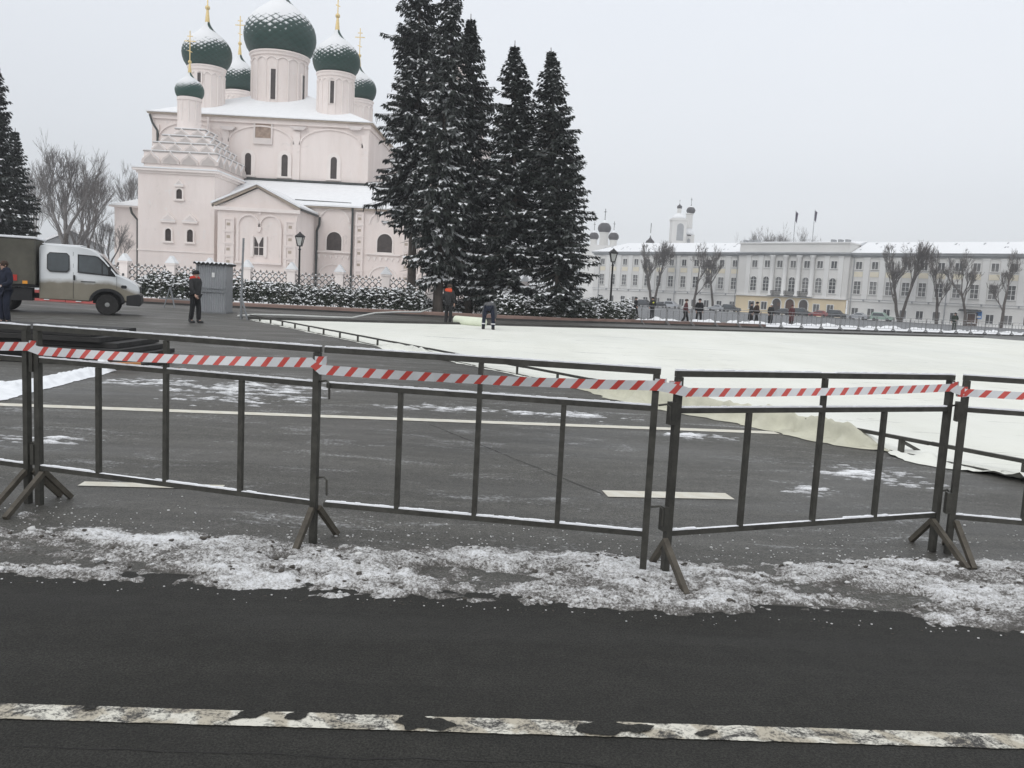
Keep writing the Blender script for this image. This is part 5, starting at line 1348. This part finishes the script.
for a, b in zip([cen[0] - 3.2] + cen, cen + [cen[-1] + 3.2]):
    c = (a + b) / 2; m = MB()
    if cen[1] < c < cen[5]: m.lathe([(.75, 3.81), (.75, 4.1), (.58, 4.3), (.5, ZC - 1.4), (.66, ZC - 1.2), (.72, ZC - .72)], (c, -PR - .62, 0), 14); bp(m, 'column', 'facade_trim', None, 'auto')
    else: m.b2(c - .55, c + .55, -PR - .24, -PR - .003, 3.81, ZC - 1.1); m.b2(c - .68, c + .68, -PR - .3, -PR - .003, ZC - 1.099, ZC - .72); bp(m, 'pilaster', 'facade_trim')
for u in (598, 674, 735, 851, 946):
    s = s_of(u); m = MB(); m.tube([(s, -.5, ZC - .9), (s, -.24, ZC - 1.6), (s, -.24, ZB)], .11, 6); bp(m, 'drainpipe', 'facade_grey')
s = s_of(971, 315); m = MB(); m.b2(s - 1.3, s + 1.3, -.12, -.003, ZB, 2.1); d = bp(m, 'entrance_door', 'wood_door'); m = MB(); m.prism([(s - 2.0, 2.3), (s + 2.0, 2.3), (s + 1.7, 2.75), (s - 1.7, 2.75)], -2.0, -.003); m.build('canopy', 'roof_edge', d, world=False)
m = MB(); s = s_of(979.5, 312); m.b2(s - .5, s + .5, -.12, -.004, 0.9, 2.5); m2 = MB(); sg = bp(m, 'blue_sign', 'blue_sign'); m2.b2(s - .38, s + .38, -.135, -.121, 1.1, 1.5); m2.build('pale_field', 'white_plastic', sg, world=False)
m = MB(); s = s_of(779, 303, PR); m.b2(s - .45, s + .45, -PR - .12, -PR - .052, 1.4, 2.2); bp(m, 'plaque', 'wood_door')
# flags over the centre
for k, (u, v, lb) in enumerate(((789.5, 212, 'dark flag hanging from the roof pole nearer the bare trees'), (808.5, 211, 'dark flag hanging from the roof pole over the columns'))):
    s = s_of(u, 240); q = wl(s, -2); zt = P(u, v - 2, q.y).z; t = thing('flagpole', lb, 'flag', (q.x, q.y, ZC + 2.37), 0, 'flags on the long building')
    m = MB(); m.tube([(0, 0, 0), (0, 0, zt - ZC - 2.4)], [.10, .06], 6); m.build('pole', 'facade_grey', t, world=False)
    m = MB(); H = zt - ZC - 2.6; n = 8
    pts = [[(.05 + (.55 - .2 * g) * f + .05 * g, .12 * math.sin(f * 7 + g * 2), H - 2.3 * g - .5 * f) for f in [i / n for i in range(n + 1)]] for g in [j / 8 for j in range(9)]]
    for j in range(8):
        for i in range(n): m.face([pts[j][i], pts[j][i + 1], pts[j + 1][i + 1], pts[j + 1][i]])
    o = m.build('flag', 'dark_flag', t, True, world=False); o.modifiers.new('s', 'SOLIDIFY').thickness = .02

# ------------------------------------------------------------------ far churches behind
def far_dome(mb_d, mb_g, x, y, z, R): mb_d.lathe(onion(R), (x, y, z), 20, uv=False); mb_g.tube([(x, y, z + 1.25 * R), (x, y, z + 2.9 * R)], R * .05, 5); mb_g.b2(x - R * .22, x + R * .22, y - .05, y + .05, z + 2.4 * R, z + 2.48 * R)
Yf = 330.0
c1 = thing('distant_church', 'distant white church with three dark domes beside the last spruce', 'church', (at_u(604, Yf), Yf, 0))
w, dk, g_, rm = MB(), MB(), MB(), MB(); dks = []
for u, v, rp in ((604.5, 228.5, 6.6), (594, 236.5, 4.8), (613.6, 237, 5.2)):
    q = P(u, v, Yf + (8 if u == 604.5 else 0)); R = rp * q.y / FPX; dk = MB(); dks.append(dk); w.lathe([(R * .66, -1), (R * .66, q.z - R * .9), (R * .76, q.z - R * .7), (R * .76, q.z - R * .58)], (q.x, q.y, 0), 16); far_dome(dk, g_, q.x, q.y, q.z, R)
    rm.lathe([(R * .62, 0), (R * .50, R * .10), (R * .38, R * .24), (R * .1, R * .5)], (q.x, q.y, q.z + R * .76), 16)
w.b2(c1.location.x - 9, c1.location.x + 9, Yf - 6, Yf + 14, 0, P(604, 246, Yf).z)
w.build('wall', 'facade', c1); [q_.build('dome', 'dark_dome', c1, True) for q_ in dks]; g_.build('cross', 'dark_iron', c1); rm.build('dome_snow', 'snow', c1, True)
c2 = thing('distant_bell_tower', 'distant white bell tower and domed drum behind the long snowy roof', 'church', (at_u(680, Yf), Yf, 0))
w, dk, g_, op, rm = MB(), MB(), MB(), MB(), MB(); k_ = Yf / FPX
a = P(678.5, 222, Yf); hw = 7.0 * k_; zt = P(678, 221, Yf).z
w.b2(a.x - hw, a.x + hw, Yf - hw, Yf + hw, 0, zt); w.b2(a.x - hw * 1.1, a.x + hw * 1.1, Yf - hw * 1.1, Yf + hw * 1.1, zt + .003, zt + .8)
op.prism(arch_poly(a.x + .4, P(678, 241, Yf).z, 2.6, 6.6), Yf - hw - .06, Yf - hw + .02)
rm.lathe([(hw * 1.0, 0), (hw * .93, .7), (hw * .7, 1.4), (hw * .35, 2.0), (.5, 2.3)], (a.x, Yf, zt + .81), 20); w.lathe([(.8, 0), (.8, 1.9)], (a.x, Yf, zt + 2.9), 10); far_dome(dk, g_, a.x, Yf, zt + 5.3, 1.0)
b = P(691.5, 231, Yf); hw2 = 5.4 * k_; w.b2(b.x - hw2, b.x + hw2, Yf + 4, Yf + 4 + 2 * hw2, 0, P(691, 234, Yf).z); zt2 = P(691, 234, Yf).z
rm.lathe([(hw2 * 1.05, 0), (hw2 * .9, 1.0), (hw2 * .6, 2.1), (1.3, 3.0)], (b.x, Yf + 4 + hw2, zt2 + .05), 18); dk.lathe([(hw2 * 1.08, -.5), (hw2 * 1.08, .02)], (b.x, Yf + 4 + hw2, zt2), 18)
w.lathe([(1.5, 0), (1.3, 5.2), (1.7, 5.6), (1.1, 6.0)], (b.x, Yf + 4 + hw2, zt2 + 2.6), 12); op.prism([(b.x - .6, zt2 - 3.2), (b.x + .6, zt2 - 3.2), (b.x + .6, zt2 - 2), (b.x, zt2 - 1.3), (b.x - .6, zt2 - 2)], Yf + 3.93, Yf + 4.02)
far_dome(dk, g_, b.x + .4, Yf + 4 + hw2, zt2 + 9.6, 1.75); rm.lathe([(1.5, 0), (1.1, .6), (.4, 1.3)], (b.x + .4, Yf + 4 + hw2, zt2 + 10.2), 12)
w.build('wall', 'facade', c2); dk.build('dome', 'dark_dome', c2, True); g_.build('cross', 'dark_iron', c2); op.build('bell_opening', 'facade_grey', c2); rm.build('roof_snow', 'snow', c2, True)
q = P(650, 243, 300); c3 = thing('distant_cupola', 'small dark distant cupola peeping over the roof by the forked tree', 'cupola', (q.x, 300, 0)); w, dk, g_ = MB(), MB(), MB()
w.lathe([(1.5, 0), (1.5, q.z)], (q.x, 300, 0), 12); dk.lathe([(1.6, 0), (1.4, .7), (.7, 1.3), (.25, 1.9), (.1, 2.6)], (q.x, 300, q.z), 14); g_.tube([(q.x, 300, q.z + 3.5), (q.x, 300, q.z + 7)], .12, 5)
w.build('drum', 'facade', c3); dk.build('dome', 'dark_dome', c3, True); g_.build('spire', 'dark_iron', c3)
# small house seen over the truck
q = P(76, 240, 95); hs = thing('small_house', 'small grey house with a snowy gable roof behind the truck cab', 'house', (q.x, 95, 0), .35)
zw = P(76, 244, 95).z; zr = P(76, 232, 95).z
m = MB(); m.b2(-2.6, 2.6, -3, 3, 0, zw); m.prism([(-2.6, zw + .002), (2.6, zw + .002), (0, zr - .1)], -2.95, 2.95); m.build('wall', 'facade_grey', hs, world=False)
m = MB()
for sg in (-1, 1):
    vs = [(0, -3.4, zr), (sg * 3.1, -3.4, zw - .2), (sg * 3.1, 3.4, zw - .2), (0, 3.4, zr)]; vs += [(x, y, z + .22) for x, y, z in vs]; m.add(vs, [(0, 1, 2, 3), (4, 5, 6, 7), (0, 1, 5, 4), (1, 2, 6, 5), (2, 3, 7, 6), (3, 0, 4, 7)])
m.build('roof', 'snow', hs, world=False); m = MB(); m.b2(-.6, .6, -3.06, -3.002, zw - 1.9, zw - .6); m.build('window', 'window_glass', hs, world=False)
HAZE = 0.0008
SKY0, SKY1, SKY2 = (.455, .48, .51), (.655, .69, .745), (1.0, 1.01, 1.03)
SKYS = 1.0
EXPO = 0.0
# ------------------------------------------------------------------ truck (x forward, camera on the -y side)
tk0 = G(109, 315.5)
truck = thing('truck', 'muddy white crew cab truck with an olive canvas box parked on the square', 'truck', (tk0.x - .38, tk0.y + .80, 0), turn(22)); truck.scale = (.92, 1, 1)
def tp(mb, name, mat, parent=None, smooth=False, bevel=0.0): return mb.build(name, mat, parent or truck, smooth, world=False, bevel=bevel)
# cab profile in x-z (wheel centre at x = 0)
W = .95
prof = [(-2.28, .50), (-.62, .46), (-.55, .60), (-.45, .74), (-.26, .83), (0, .86), (.26, .83), (.44, .74), (.54, .60), (.60, .50), (1.06, .52), (1.12, .62), (1.12, .95), (1.05, 1.10), (.82, 1.24), (.50, 1.38), (.33, 1.43),
        (-.10, 1.92), (-.36, 2.18), (-.60, 2.30), (-.95, 2.36), (-2.05, 2.36), (-2.24, 2.31), (-2.28, 2.2)]
def tumble(z): return W - (.02 * max(0, z - .9) + .085 * max(0, z - 1.45))
def round_side(prof, inset=.0):
    m = MB(); n = len(prof); rows = []
    for k, (yf, sh) in enumerate(((-1, 0), (-.93, .035), (.93, .035), (1, 0))):
        pass
    cx = sum(p[0] for p in prof) / n; cz = sum(p[1] for p in prof) / n
    for yf, grow in ((-1.0, .0), (-.955, .05), (.955, .05), (1.0, .0)):
        row = []
        for x, z in prof:
            dx, dz = x - cx, z - cz; d = math.hypot(dx, dz); s = (d - .05 + grow) / d
            row.append((cx + dx * s, yf * tumble(z), cz + dz * s))
        rows.append(row)
    vs = [p for r in rows for p in r]
    fs = [(r * n + k, r * n + (k + 1) % n, (r + 1) * n + (k + 1) % n, (r + 1) * n + k) for r in range(3) for k in range(n)]
    fs += [tuple(range(n - 1, -1, -1)), tuple(range(3 * n, 4 * n))]
    m.add(vs, fs); return m
cab = tp(round_side(prof), 'cab', 'muddy_van_paint', None, 'auto')
def side_poly(pts, off, mat, name, parent=cab, both=True, th=.012):
    m = MB()
    for sg in ((-1, 1) if both else (-1,)):
        n = len(pts); A = [(x, sg * (tumble(z) + off), z) for x, z in pts]; B = [(x, sg * (tumble(z) + off - th), z) for x, z in pts]
        m.add(A + B, [tuple(range(n)), tuple(range(2 * n - 1, n - 1, -1))] + [(k, n + k, n + (k + 1) % n, (k + 1) % n) for k in range(n)])
    return tp(m, name, mat, parent)
def rr(x0, x1, z0, z1, r=.06):
    return [(x0 + r, z0), (x1 - r, z0), (x1, z0 + r), (x1, z1 - r), (x1 - r, z1), (x0 + r, z1), (x0, z1 - r), (x0, z0 + r)]
side_poly(rr(-2.02, -1.27, 1.44, 2.10, .09), .004, 'black_plastic', 'window_seal'); side_poly(rr(-1.99, -1.30, 1.47, 2.07, .08), .010, 'car_glass', 'side_window')
fw = [(-1.0, 1.45), (.30, 1.36), (.27, 1.44), (-.10, 1.86), (-.30, 2.03), (-.42, 2.06), (-1.0, 2.08)]
side_poly(fw, .004, 'black_plastic', 'window_seal'); side_poly([(-.96, 1.485), (.20, 1.41), (-.14, 1.82), (-.33, 1.99), (-.44, 2.02), (-.96, 2.04)], .010, 'car_glass', 'side_window')
side_poly([(-.19, 1.40), (-.15, 1.40), (-.15, 1.86), (-.19, 1.90)], .016, 'black_plastic', 'window_divider')
side_poly(rr(-1.155, -1.145, .55, 2.15, .003), .004, 'black_plastic', 'door_seam'); side_poly(rr(.325, .335, .95, 1.42, .003), .004, 'black_plastic', 'door_seam')
side_poly(rr(-1.14, -1.08, 1.18, 1.36, .02), .02, 'black_plastic', 'door_handle'); side_poly(rr(.48, .68, .97, 1.08, .03), .012, 'black_plastic', 'badge')
side_poly(rr(-.90, -.40, 1.14, 1.165, .01), .008, 'black_plastic', 'lettering_strip')
# wheel arch lip
m = MB()
for sg in (-1, 1):
    pv = None
    for k in range(13):
        a = PI * k / 12; q = (.57 * math.cos(a), .48 + .42 * math.sin(a))
        if pv: m.bar((pv[0], sg * .945, pv[1]), (q[0], sg * .945, q[1]), .10, .085, up=(0, 1, 0))
        pv = q
tp(m, 'wheel_arch', 'black_plastic', cab)
m = MB(); m.add([(.30, -.80, 1.46), (.30, .80, 1.46), (-.27, .72, 2.125), (-.27, -.72, 2.125)], [(0, 1, 2, 3)]); ws = tp(m, 'windscreen', 'car_glass', cab); ws.location = (.045, 0, .03)
m = MB(); m.prism([(.66, .38), (1.14, .36), (1.20, .48), (1.18, .74), (1.08, .80), (.66, .72)], -.96, .96); tp(m, 'bumper', 'black_plastic', cab, bevel=.03)
for sg in (-1, 1):
    m = MB(); m.ball((1.00, sg * .73, 1.0), .17, 12, 8, (.75, .95, .8)); tp(m, 'headlight', 'lamp_glass', cab, True)
m = MB(); m.b2(1.06, 1.135, -.5, .5, .82, 1.04); tp(m, 'grille', 'black_plastic', cab)
for sg in (-1, 1):
    m = MB(); m.bar((.16, sg * .92, 1.44), (.12, sg * 1.12, 1.50), .035); m.box((.10, sg * 1.17, 1.56), (.10, .16, .30)); tp(m, 'mirror', 'black_plastic', cab, bevel=.02)
m = MB(); m.b2(-2.2, -.85, -.70, .70, 2.362, 2.395); tp(m, 'roof_snow', 'snow', cab, bevel=.015)
m = MB(); m.b2(-.52, .52, -.62, .62, .40, .87); tp(m, 'wheel_well', 'black_plastic', cab)
# canvas box
bx0, bx1 = -5.6, -2.38
m = MB(); m.prism([(0, 0)] and [(bx0, .98), (bx1, .98), (bx1, 2.50), (bx0, 2.50)], -1.12, 1.12); box = tp(m, 'canvas_box', 'canvas', None, bevel=.05)
m = MB(); m.b2(bx0 - .02, bx1 + .05, -1.16, 1.16, 2.505, 2.58); tp(m, 'roof_snow', 'rail_snow', box, bevel=.02)
m = MB(); m.b2(bx0, bx1, -1.145, -1.121, .98, 1.42); m.b2(bx0, bx1, 1.121, 1.145, .98, 1.42)
for x in (-5.4, -4.5, -3.6, -2.5): m.b2(x - .03, x + .03, -1.16, -1.146, .98, 1.42)
tp(m, 'side_board', 'canvas', box)
m = MB()
for sg in (-.42, .42): m.b2(bx0, .9, sg - .05, sg + .05, .50, .66)
m.b2(bx0, bx1, -1.08, 1.08, .88, .975); m.b2(-3.3, -2.5, -.98, -.45, .42, .85); tp(m, 'chassis', 'black_plastic')
m = MB(); m.b2(-2.78, -2.62, -1.168, -1.146, .99, 1.09); tp(m, 'marker_lamp', 'orange_lens', box)
m = MB(); m.b2(-3.12, -2.95, -1.168, -1.146, 1.08, 1.28); tp(m, 'marker_lamp', 'red_lens', box)
def wheel(x, y, sg):
    m = MB(); R = .375
    pr = [(.2, -.10), (R * .93, -.105), (R, -.07), (R, .07), (R * .93, .105), (.2, .10)]
    m.lathe(pr, (0, 0, 0), 28); o = tp(m, 'wheel', 'rubber', None, 'auto'); o.rotation_euler = (PI / 2, 0, 0); o.location = (x, y, R); o.scale = (1 / .92, 1, 1)
    m = MB(); m.lathe([(.215, -.02), (.215, .085 * 1), (.19, .07), (.09, .03), (.08, .10), (.001, .11)], (0, 0, 0), 20); q = tp(m, 'rim', 'rim', o, 'auto'); q.rotation_euler = (0 if sg < 0 else PI, 0, 0)
    return o
for x in (0, -3.55):
    wheel(x, -.82, -1); wheel(x, .82, 1)

# ------------------------------------------------------------------ parked cars by the long building
def car_mesh(L, H, suv):
    h = H; b = .28
    if suv: side = [(-L/2, .45), (-L/2, .95), (-L/2 + .12, 1.05), (-L/2 + .35, h - .05), (-L/2 + .6, h), (.25, h), (.95, 1.08), (L/2 - .15, .92), (L/2, .7), (L/2, .38), (L/2 - .1, b), (-L/2 + .1, b)]
    else: side = [(-L/2, .5), (-L/2, .88), (-L/2 + .1, .98), (-L/2 + .6, 1.0), (-.75, h - .04), (-.4, h), (.25, h - .02), (1.05, .98), (L/2 - .2, .82), (L/2, .62), (L/2, .35), (L/2 - .1, b), (-L/2 + .1, b)]
    n = len(side); w = .86; rows = []
    for y in (-1, -.88, .88, 1):
        rows.append([(x, y * (w - .22 * max(0, z - .95) / (h - .95)), z + (.03 if abs(y) < 1 and z > .9 else 0)) for x, z in side])
    m = MB(); m.add([p for r in rows for p in r], [(r * n + k, r * n + (k + 1) % n, (r + 1) * n + (k + 1) % n, (r + 1) * n + k) for r in range(3) for k in range(n)] + [tuple(range(n - 1, -1, -1)), tuple(range(3 * n, 4 * n))])
    return m
def make_car(suv, mat, label, loc, rz, group):
    L, H = (4.4, 1.72) if suv else (4.4, 1.45)
    t = thing('parked_car', label, 'car', loc, rz, group)
    b = car_mesh(L, H, suv).build('body', mat, t, False, world=False, bevel=.05)
    g = MB(); x0, x1 = (-L/2 + .42, .75) if suv else (-1.25, .8)
    for sg in (-1, 1):
        p = [(x0, 1.04), (x1, 1.04), (.22, H - .12), (x0 + (.12 if suv else .5), H - .12)]; A = [(x, sg * (.865 - .22 * max(0, z - .95) / (H - .95)), z) for x, z in p]; B = [(x, y - sg * .02, z) for x, y, z in A]
        g.add(A + B, [(0, 1, 2, 3), (7, 6, 5, 4), (0, 4, 5, 1), (1, 5, 6, 2), (2, 6, 7, 3), (3, 7, 4, 0)])
    g.build('window', 'car_glass', b, world=False)
    for x in (-1.32, 1.35):
        for sg in (-1, 1):
            m = MB(); m.lathe([(.18, -.1), (.31, -.1), (.32, -.06), (.32, .06), (.31, .1), (.18, .1)], (0, 0, 0), 16); o = m.build('wheel', 'rubber', t, world=False); o.rotation_euler = (PI / 2, 0, 0); o.location = (x, sg * .78, .32)
            m = MB(); m.lathe([(.19, -.07), (.19, .07), (.02, .08)], (0, 0, 0), 10); q = m.build('rim', 'rim', o, world=False)
    for sg in (-1, 1):
        m = MB(); m.box((L/2 - .07, sg * .6, .72), (.2, .3, .14)); m.build('headlight', 'lamp_glass', t, world=False)
        m = MB(); m.box((-L/2 + .03, sg * .68, .85), (.12, .2, .16)); m.build('tail_light', 'red_lens', t, world=False)
    m = MB(); m.b2(-.9 if not suv else -1.6, .2, -.55, .55, H + .035, H + .075); m.build('roof_snow', 'snow', t, world=False, bevel=.02)
    return t
CG = 'cars parked along the long building'
car_list = [(645, 'dark_paint', 1, 'dark parked car right behind the yellow vest worker'), (660, 'dark_paint', 0, 'dark parked car between the two forked trunks and the lamp'), (672, 'silver_paint', 1, 'dull silver tall parked car between the yellow vest and maroon walker'), (717, 'silver_paint', 0, 'silver parked car below the slim tree'),
            (731, 'dark_paint', 1, 'dark parked jeep by the edge of the yellow ground floor'), (783, 'dark_paint', 0, 'dark car parked before the arched doorways'), (803, 'dark_paint', 1, 'dark parked jeep in front of the yellow wall by the last doorway'), (820, 'red_paint', 0, 'dark red parked car in front of the yellow wall'),
            (838, 'dark_paint', 1, 'dark bulky parked car at the far corner of the yellow wall'), (859, 'silver_paint', 0, 'silver parked car beside the pale green one'), (883, 'green_paint', 1, 'pale green parked car beneath the widely forked tree')]
protos = {}
for u, mt, suv, lb in car_list:
    o_ = A0 + BN * 12; rx = ray(u, 310); den = rx[0] * (-BD.y) + rx[1] * BD.x; tt = (o_.x * (-BD.y) + o_.y * BD.x) / den; q = (rx[0] * tt, rx[1] * tt, gz(200) + .006); rz = math.atan2(BD.y, BD.x) + (.0 if suv else PI)
    if suv not in protos: protos[suv] = make_car(suv, mt, lb, q, rz, CG)
    else: c = copy_tree(protos[suv]); c.location = q; c.rotation_euler[2] = rz; c['label'] = lb; recolor([x for x in c.children if x.name.startswith('body')][0], mt)

# ------------------------------------------------------------------ street lamps, cabinet, posts
def lamp(label, x, y, h):
    t = thing('street_lamp', label, 'street lamp', (x, y, 0), 0, 'black lantern lamps')
    m = MB(); m.lathe([(.17, 0), (.17, .35), (.12, .45), (.12, .9), (.075, 1.05), (.06, h - 1.15), (.10, h - 1.1), (.05, h - 1.02), (.05, h - .9)], (0, 0, 0), 12); m.build('post', 'dark_iron', t, 'auto', world=False)
    m = MB(); z0, z1 = h - .86, h - .28; a, b = .17, .33
    for k in range(4):
        q = PI / 4 + k * PI / 2; m.bar((a * math.cos(q), a * math.sin(q), z0), (b * math.cos(q), b * math.sin(q), z1), .045)
        q2 = q + PI / 2
        for r, z in ((a, z0), (b, z1)): m.bar((r * math.cos(q), r * math.sin(q), z), (r * math.cos(q2), r * math.sin(q2), z), .05)
    m.lathe([(.06, -.02), (.15, .0)], (0, 0, z0 - .02), 8); fr_ = m.build('lantern', 'dark_iron', t, world=False)
    m = MB(); vs = [(.96 * r * math.cos(PI / 4 + k * PI / 2), .96 * r * math.sin(PI / 4 + k * PI / 2), z) for r, z in ((a, z0 + .02), (b, z1 - .02)) for k in range(4)]
    m.add(vs, [(0, 1, 5, 4), (1, 2, 6, 5), (2, 3, 7, 6), (3, 0, 4, 7)]); m.build('glass', 'lamp_glass', fr_, world=False)
    m = MB(); m.lathe([(.36, z1 + .01), (.34, z1 + .06), (.16, z1 + .2), (.10, z1 + .24), (.05, z1 + .30), (.0, z1 + .36)], (0, 0, 0), 8); m.build('cap', 'dark_iron', fr_, world=False)
lamp('black lantern street lamp in front of the church porch', at_u(298.5, 55), 55, topz(298, 232.5, 55))
lamp('black lantern street lamp standing at the corner of the long building', at_u(610.5, 58), 58, topz(610, 249, 58))
cp = G(210, 313); h = P(210, 261, cp.y).z
cabn = thing('tin_cabinet', 'grey corrugated tin cabinet behind the man with red shoulders', 'cabinet', (cp.x, cp.y + .55, 0), turn(4))
m = MB(); w2 = .62; n = 40
def wav(a0, a1, y0, horizontal=True):
    pts = []
    for k in range(n * 2 + 1):
        f = k / (2 * n); o = .018 * math.sin(f * 2 * PI * 13); pts.append((a0 + (a1 - a0) * f, y0 - o))
    return pts
p_ = wav(-w2, w2, -.52); q_ = [(w2, -.47), (w2, .5), (-w2, .5), (-w2, -.47)]
m.prism_xy(p_ + q_, .06, h - .14); m.build('body', 'corrugated_tin', cabn, world=False)
m = MB(); m.b2(-w2 - .02, w2 + .02, -.55, .54, 0, .058); m.b2(-w2, w2, -.575, -.542, h * .40, h * .40 + .07); m.b2(-w2, w2, -.575, -.542, h * .47, h * .47 + .04); m.b2(w2 - .05, w2 + .01, -.575, -.545, .06, h - .15); m.b2(-w2 - .01, -w2 + .05, -.575, -.545, .06, h - .15); m.build('frame', 'grey_steel', cabn, world=False)
m = MB(); pts = []
for k in range(81): f = k / 80; pts.append((-w2 - .10 + (2 * w2 + .20) * f, h - .09 + .035 * math.sin(f * 2 * PI * 8)))
m.prism(pts + [(x, z - .05) for x, z in pts[::-1]], -.68, .62); m.build('roof', 'dark_iron', cabn, world=False)
m = MB(); m.prism([(x, z + .004) for x, z in pts] + [(x, z + .028) for x, z in pts[::-1]], -.60, .60); m.build('roof_snow', 'snow', cabn, world=False)
m = MB(); m.b2(.02, .14, -.565, -.545, h - .68, h - .48); m.build('emblem', 'white_plastic', cabn, world=False)
pp = G(241, 319.5); t = thing('metal_post', 'thin grey metal post standing at the rink corner by the hedge', 'post', tuple(pp))
m = MB(); tz_ = P(240.5, 238, pp.y).z; m.tube([(-.01, 0, 0), (0, 0, tz_ * .3), (.05, 0, tz_)], .04, 8); m.build('pole', 'grey_steel', t, 'auto', world=False)
m = MB(); m.bar((-.0, -.02, .9), (.28, -.1, .0), .05); m.bar((0, 0, .9), (-.1, .4, 0), .05); m.build('prop', 'grey_steel', t, world=False)
# a plain trestle of pale laths by the cabinet
tr_ = P(171, 308, 38.5); t = thing('trestle', 'small grey trestle standing beside the tin cabinet', 'trestle', (tr_.x, 38.5, 0))
for k, (a, b) in enumerate((((-.05, 0, .95), (-.25, -.2, 0)), ((-.05, 0, .95), (.25, -.2, 0)), ((.0, 0, .94), (0, .4, 0)))): m = MB(); m.bar(a, b, .04); m.build('leg', 'grey_steel', t, world=False)
m = MB(); m.bar((-.6, .1, .42), (1.2, .1, .40), .05, .07); m.build('rail', 'grey_steel', t, world=False)
# thin steel trestles lying beyond the hose
# ------------------------------------------------------------------ air
m = MB(); m.b2(-420, 420, -12, 420, -1.9, 60); hz = m.build('haze', 'snow'); tag(hz, 'thin winter haze over the whole square', kind='stuff')
hm = bpy.data.materials.new('haze_air'); hm.use_nodes = True; nt = hm.node_tree; nt.nodes.clear()
o = nt.nodes.new('ShaderNodeOutputMaterial'); v = nt.nodes.new('ShaderNodeVolumePrincipled'); v.inputs['Color'].default_value = (.93, .95, .98, 1); v.inputs['Density'].default_value = HAZE; v.inputs['Anisotropy'].default_value = .2
nt.links.new(v.outputs[0], o.inputs['Volume']); hz.data.materials[0] = hm
if HAZE <= 0: bpy.data.objects.remove(hz)

# ------------------------------------------------------------------ sky, sun, camera
w = bpy.data.worlds.new('World'); scene.world = w; w.use_nodes = True; nt = w.node_tree; n = nt.nodes; l = nt.links
bg = n['Background']; sky = n.new('ShaderNodeTexSky'); sky.sky_type = 'NISHITA'; sky.sun_disc = False; sky.sun_elevation = math.radians(38); sky.sun_rotation = math.radians(205)
hs_ = n.new('ShaderNodeHueSaturation'); hs_.inputs['Saturation'].default_value = .10; l.new(sky.outputs[0], hs_.inputs['Color'])
bg.inputs['Strength'].default_value = .05; l.new(hs_.outputs[0], bg.inputs['Color'])
# the cloud deck: brighter overhead than towards the horizon, with faint soft structure
tc = n.new('ShaderNodeTexCoord'); sp = n.new('ShaderNodeSeparateXYZ'); l.new(tc.outputs['Generated'], sp.inputs[0])
nz = n.new('ShaderNodeTexNoise'); nz.inputs['Scale'].default_value = 1.6; nz.inputs['Detail'].default_value = 5; mp = n.new('ShaderNodeMapping'); mp.inputs['Scale'].default_value = (1, 1, 2.6); l.new(tc.outputs['Generated'], mp.inputs[0]); l.new(mp.outputs[0], nz.inputs['Vector'])
rp = n.new('ShaderNodeValToRGB'); e = rp.color_ramp.elements; l.new(sp.outputs[2], rp.inputs[0])
e[0].position, e[0].color = .0, (*SKY0, 1); e[1].position, e[1].color = 1.0, (*SKY2, 1); k = e.new(.32); k.color = (*SKY1, 1)
r2 = n.new('ShaderNodeValToRGB'); r2.color_ramp.elements[0].position = .3; r2.color_ramp.elements[1].position = .7; r2.color_ramp.elements[0].color = (.965, .972, .985, 1); r2.color_ramp.elements[1].color = (1.02, 1.015, 1.01, 1); l.new(nz.outputs['Fac'], r2.inputs[0])
mx = n.new('ShaderNodeMix'); mx.data_type = 'RGBA'; mx.blend_type = 'MULTIPLY'; mx.inputs[0].default_value = 1; l.new(rp.outputs[0], mx.inputs[6]); l.new(r2.outputs[0], mx.inputs[7])
b2 = n.new('ShaderNodeBackground'); b2.inputs['Strength'].default_value = SKYS; l.new(mx.outputs[2], b2.inputs['Color'])
ad = n.new('ShaderNodeAddShader'); l.new(bg.outputs[0], ad.inputs[0]); l.new(b2.outputs[0], ad.inputs[1]); l.new(ad.outputs[0], n['World Output'].inputs['Surface'])
sd = bpy.data.lights.new('sun', 'SUN'); sd.energy = .5; sd.angle = math.radians(25); sd.color = (1, .97, .93); so = bpy.data.objects.new('sun', sd); COL.objects.link(so)
el, az = math.radians(38), math.radians(205); d = Vector((math.sin(az) * math.cos(el), math.cos(az) * math.cos(el), math.sin(el))); so.rotation_euler = d.to_track_quat('Z', 'Y').to_euler()
cam = bpy.data.cameras.new('camera'); cam.sensor_fit = 'HORIZONTAL'; cam.sensor_width = 36; cam.lens = FPX / 1024 * 36; cam.clip_end = 4000; cam.clip_start = .05
co = bpy.data.objects.new('camera', cam); COL.objects.link(co)
cr, sr, cpi, spi = math.cos(ROLL), math.sin(ROLL), math.cos(PITCH), math.sin(PITCH)
X = Vector((cr, spi * sr, cpi * sr)); Y = Vector((-sr, spi * cr, cpi * cr)); Z = Vector((0, -cpi, spi))
mw = Matrix((X, Y, Z)).transposed().to_4x4(); mw.translation = (0, 0, EYE); co.matrix_world = mw; scene.camera = co
scene.view_settings.view_transform = 'Standard'; scene.view_settings.look = 'None'; scene.view_settings.gamma = 1; scene.view_settings.exposure = EXPO
scene.render.film_transparent = False
scene.cycles.max_bounces = 5; scene.cycles.diffuse_bounces = 3; scene.cycles.volume_bounces = 0; scene.cycles.use_denoising = True
for o in list(bpy.data.objects):
    if o.type == 'MESH' and o.users_scene and o.data.users == 0: pass
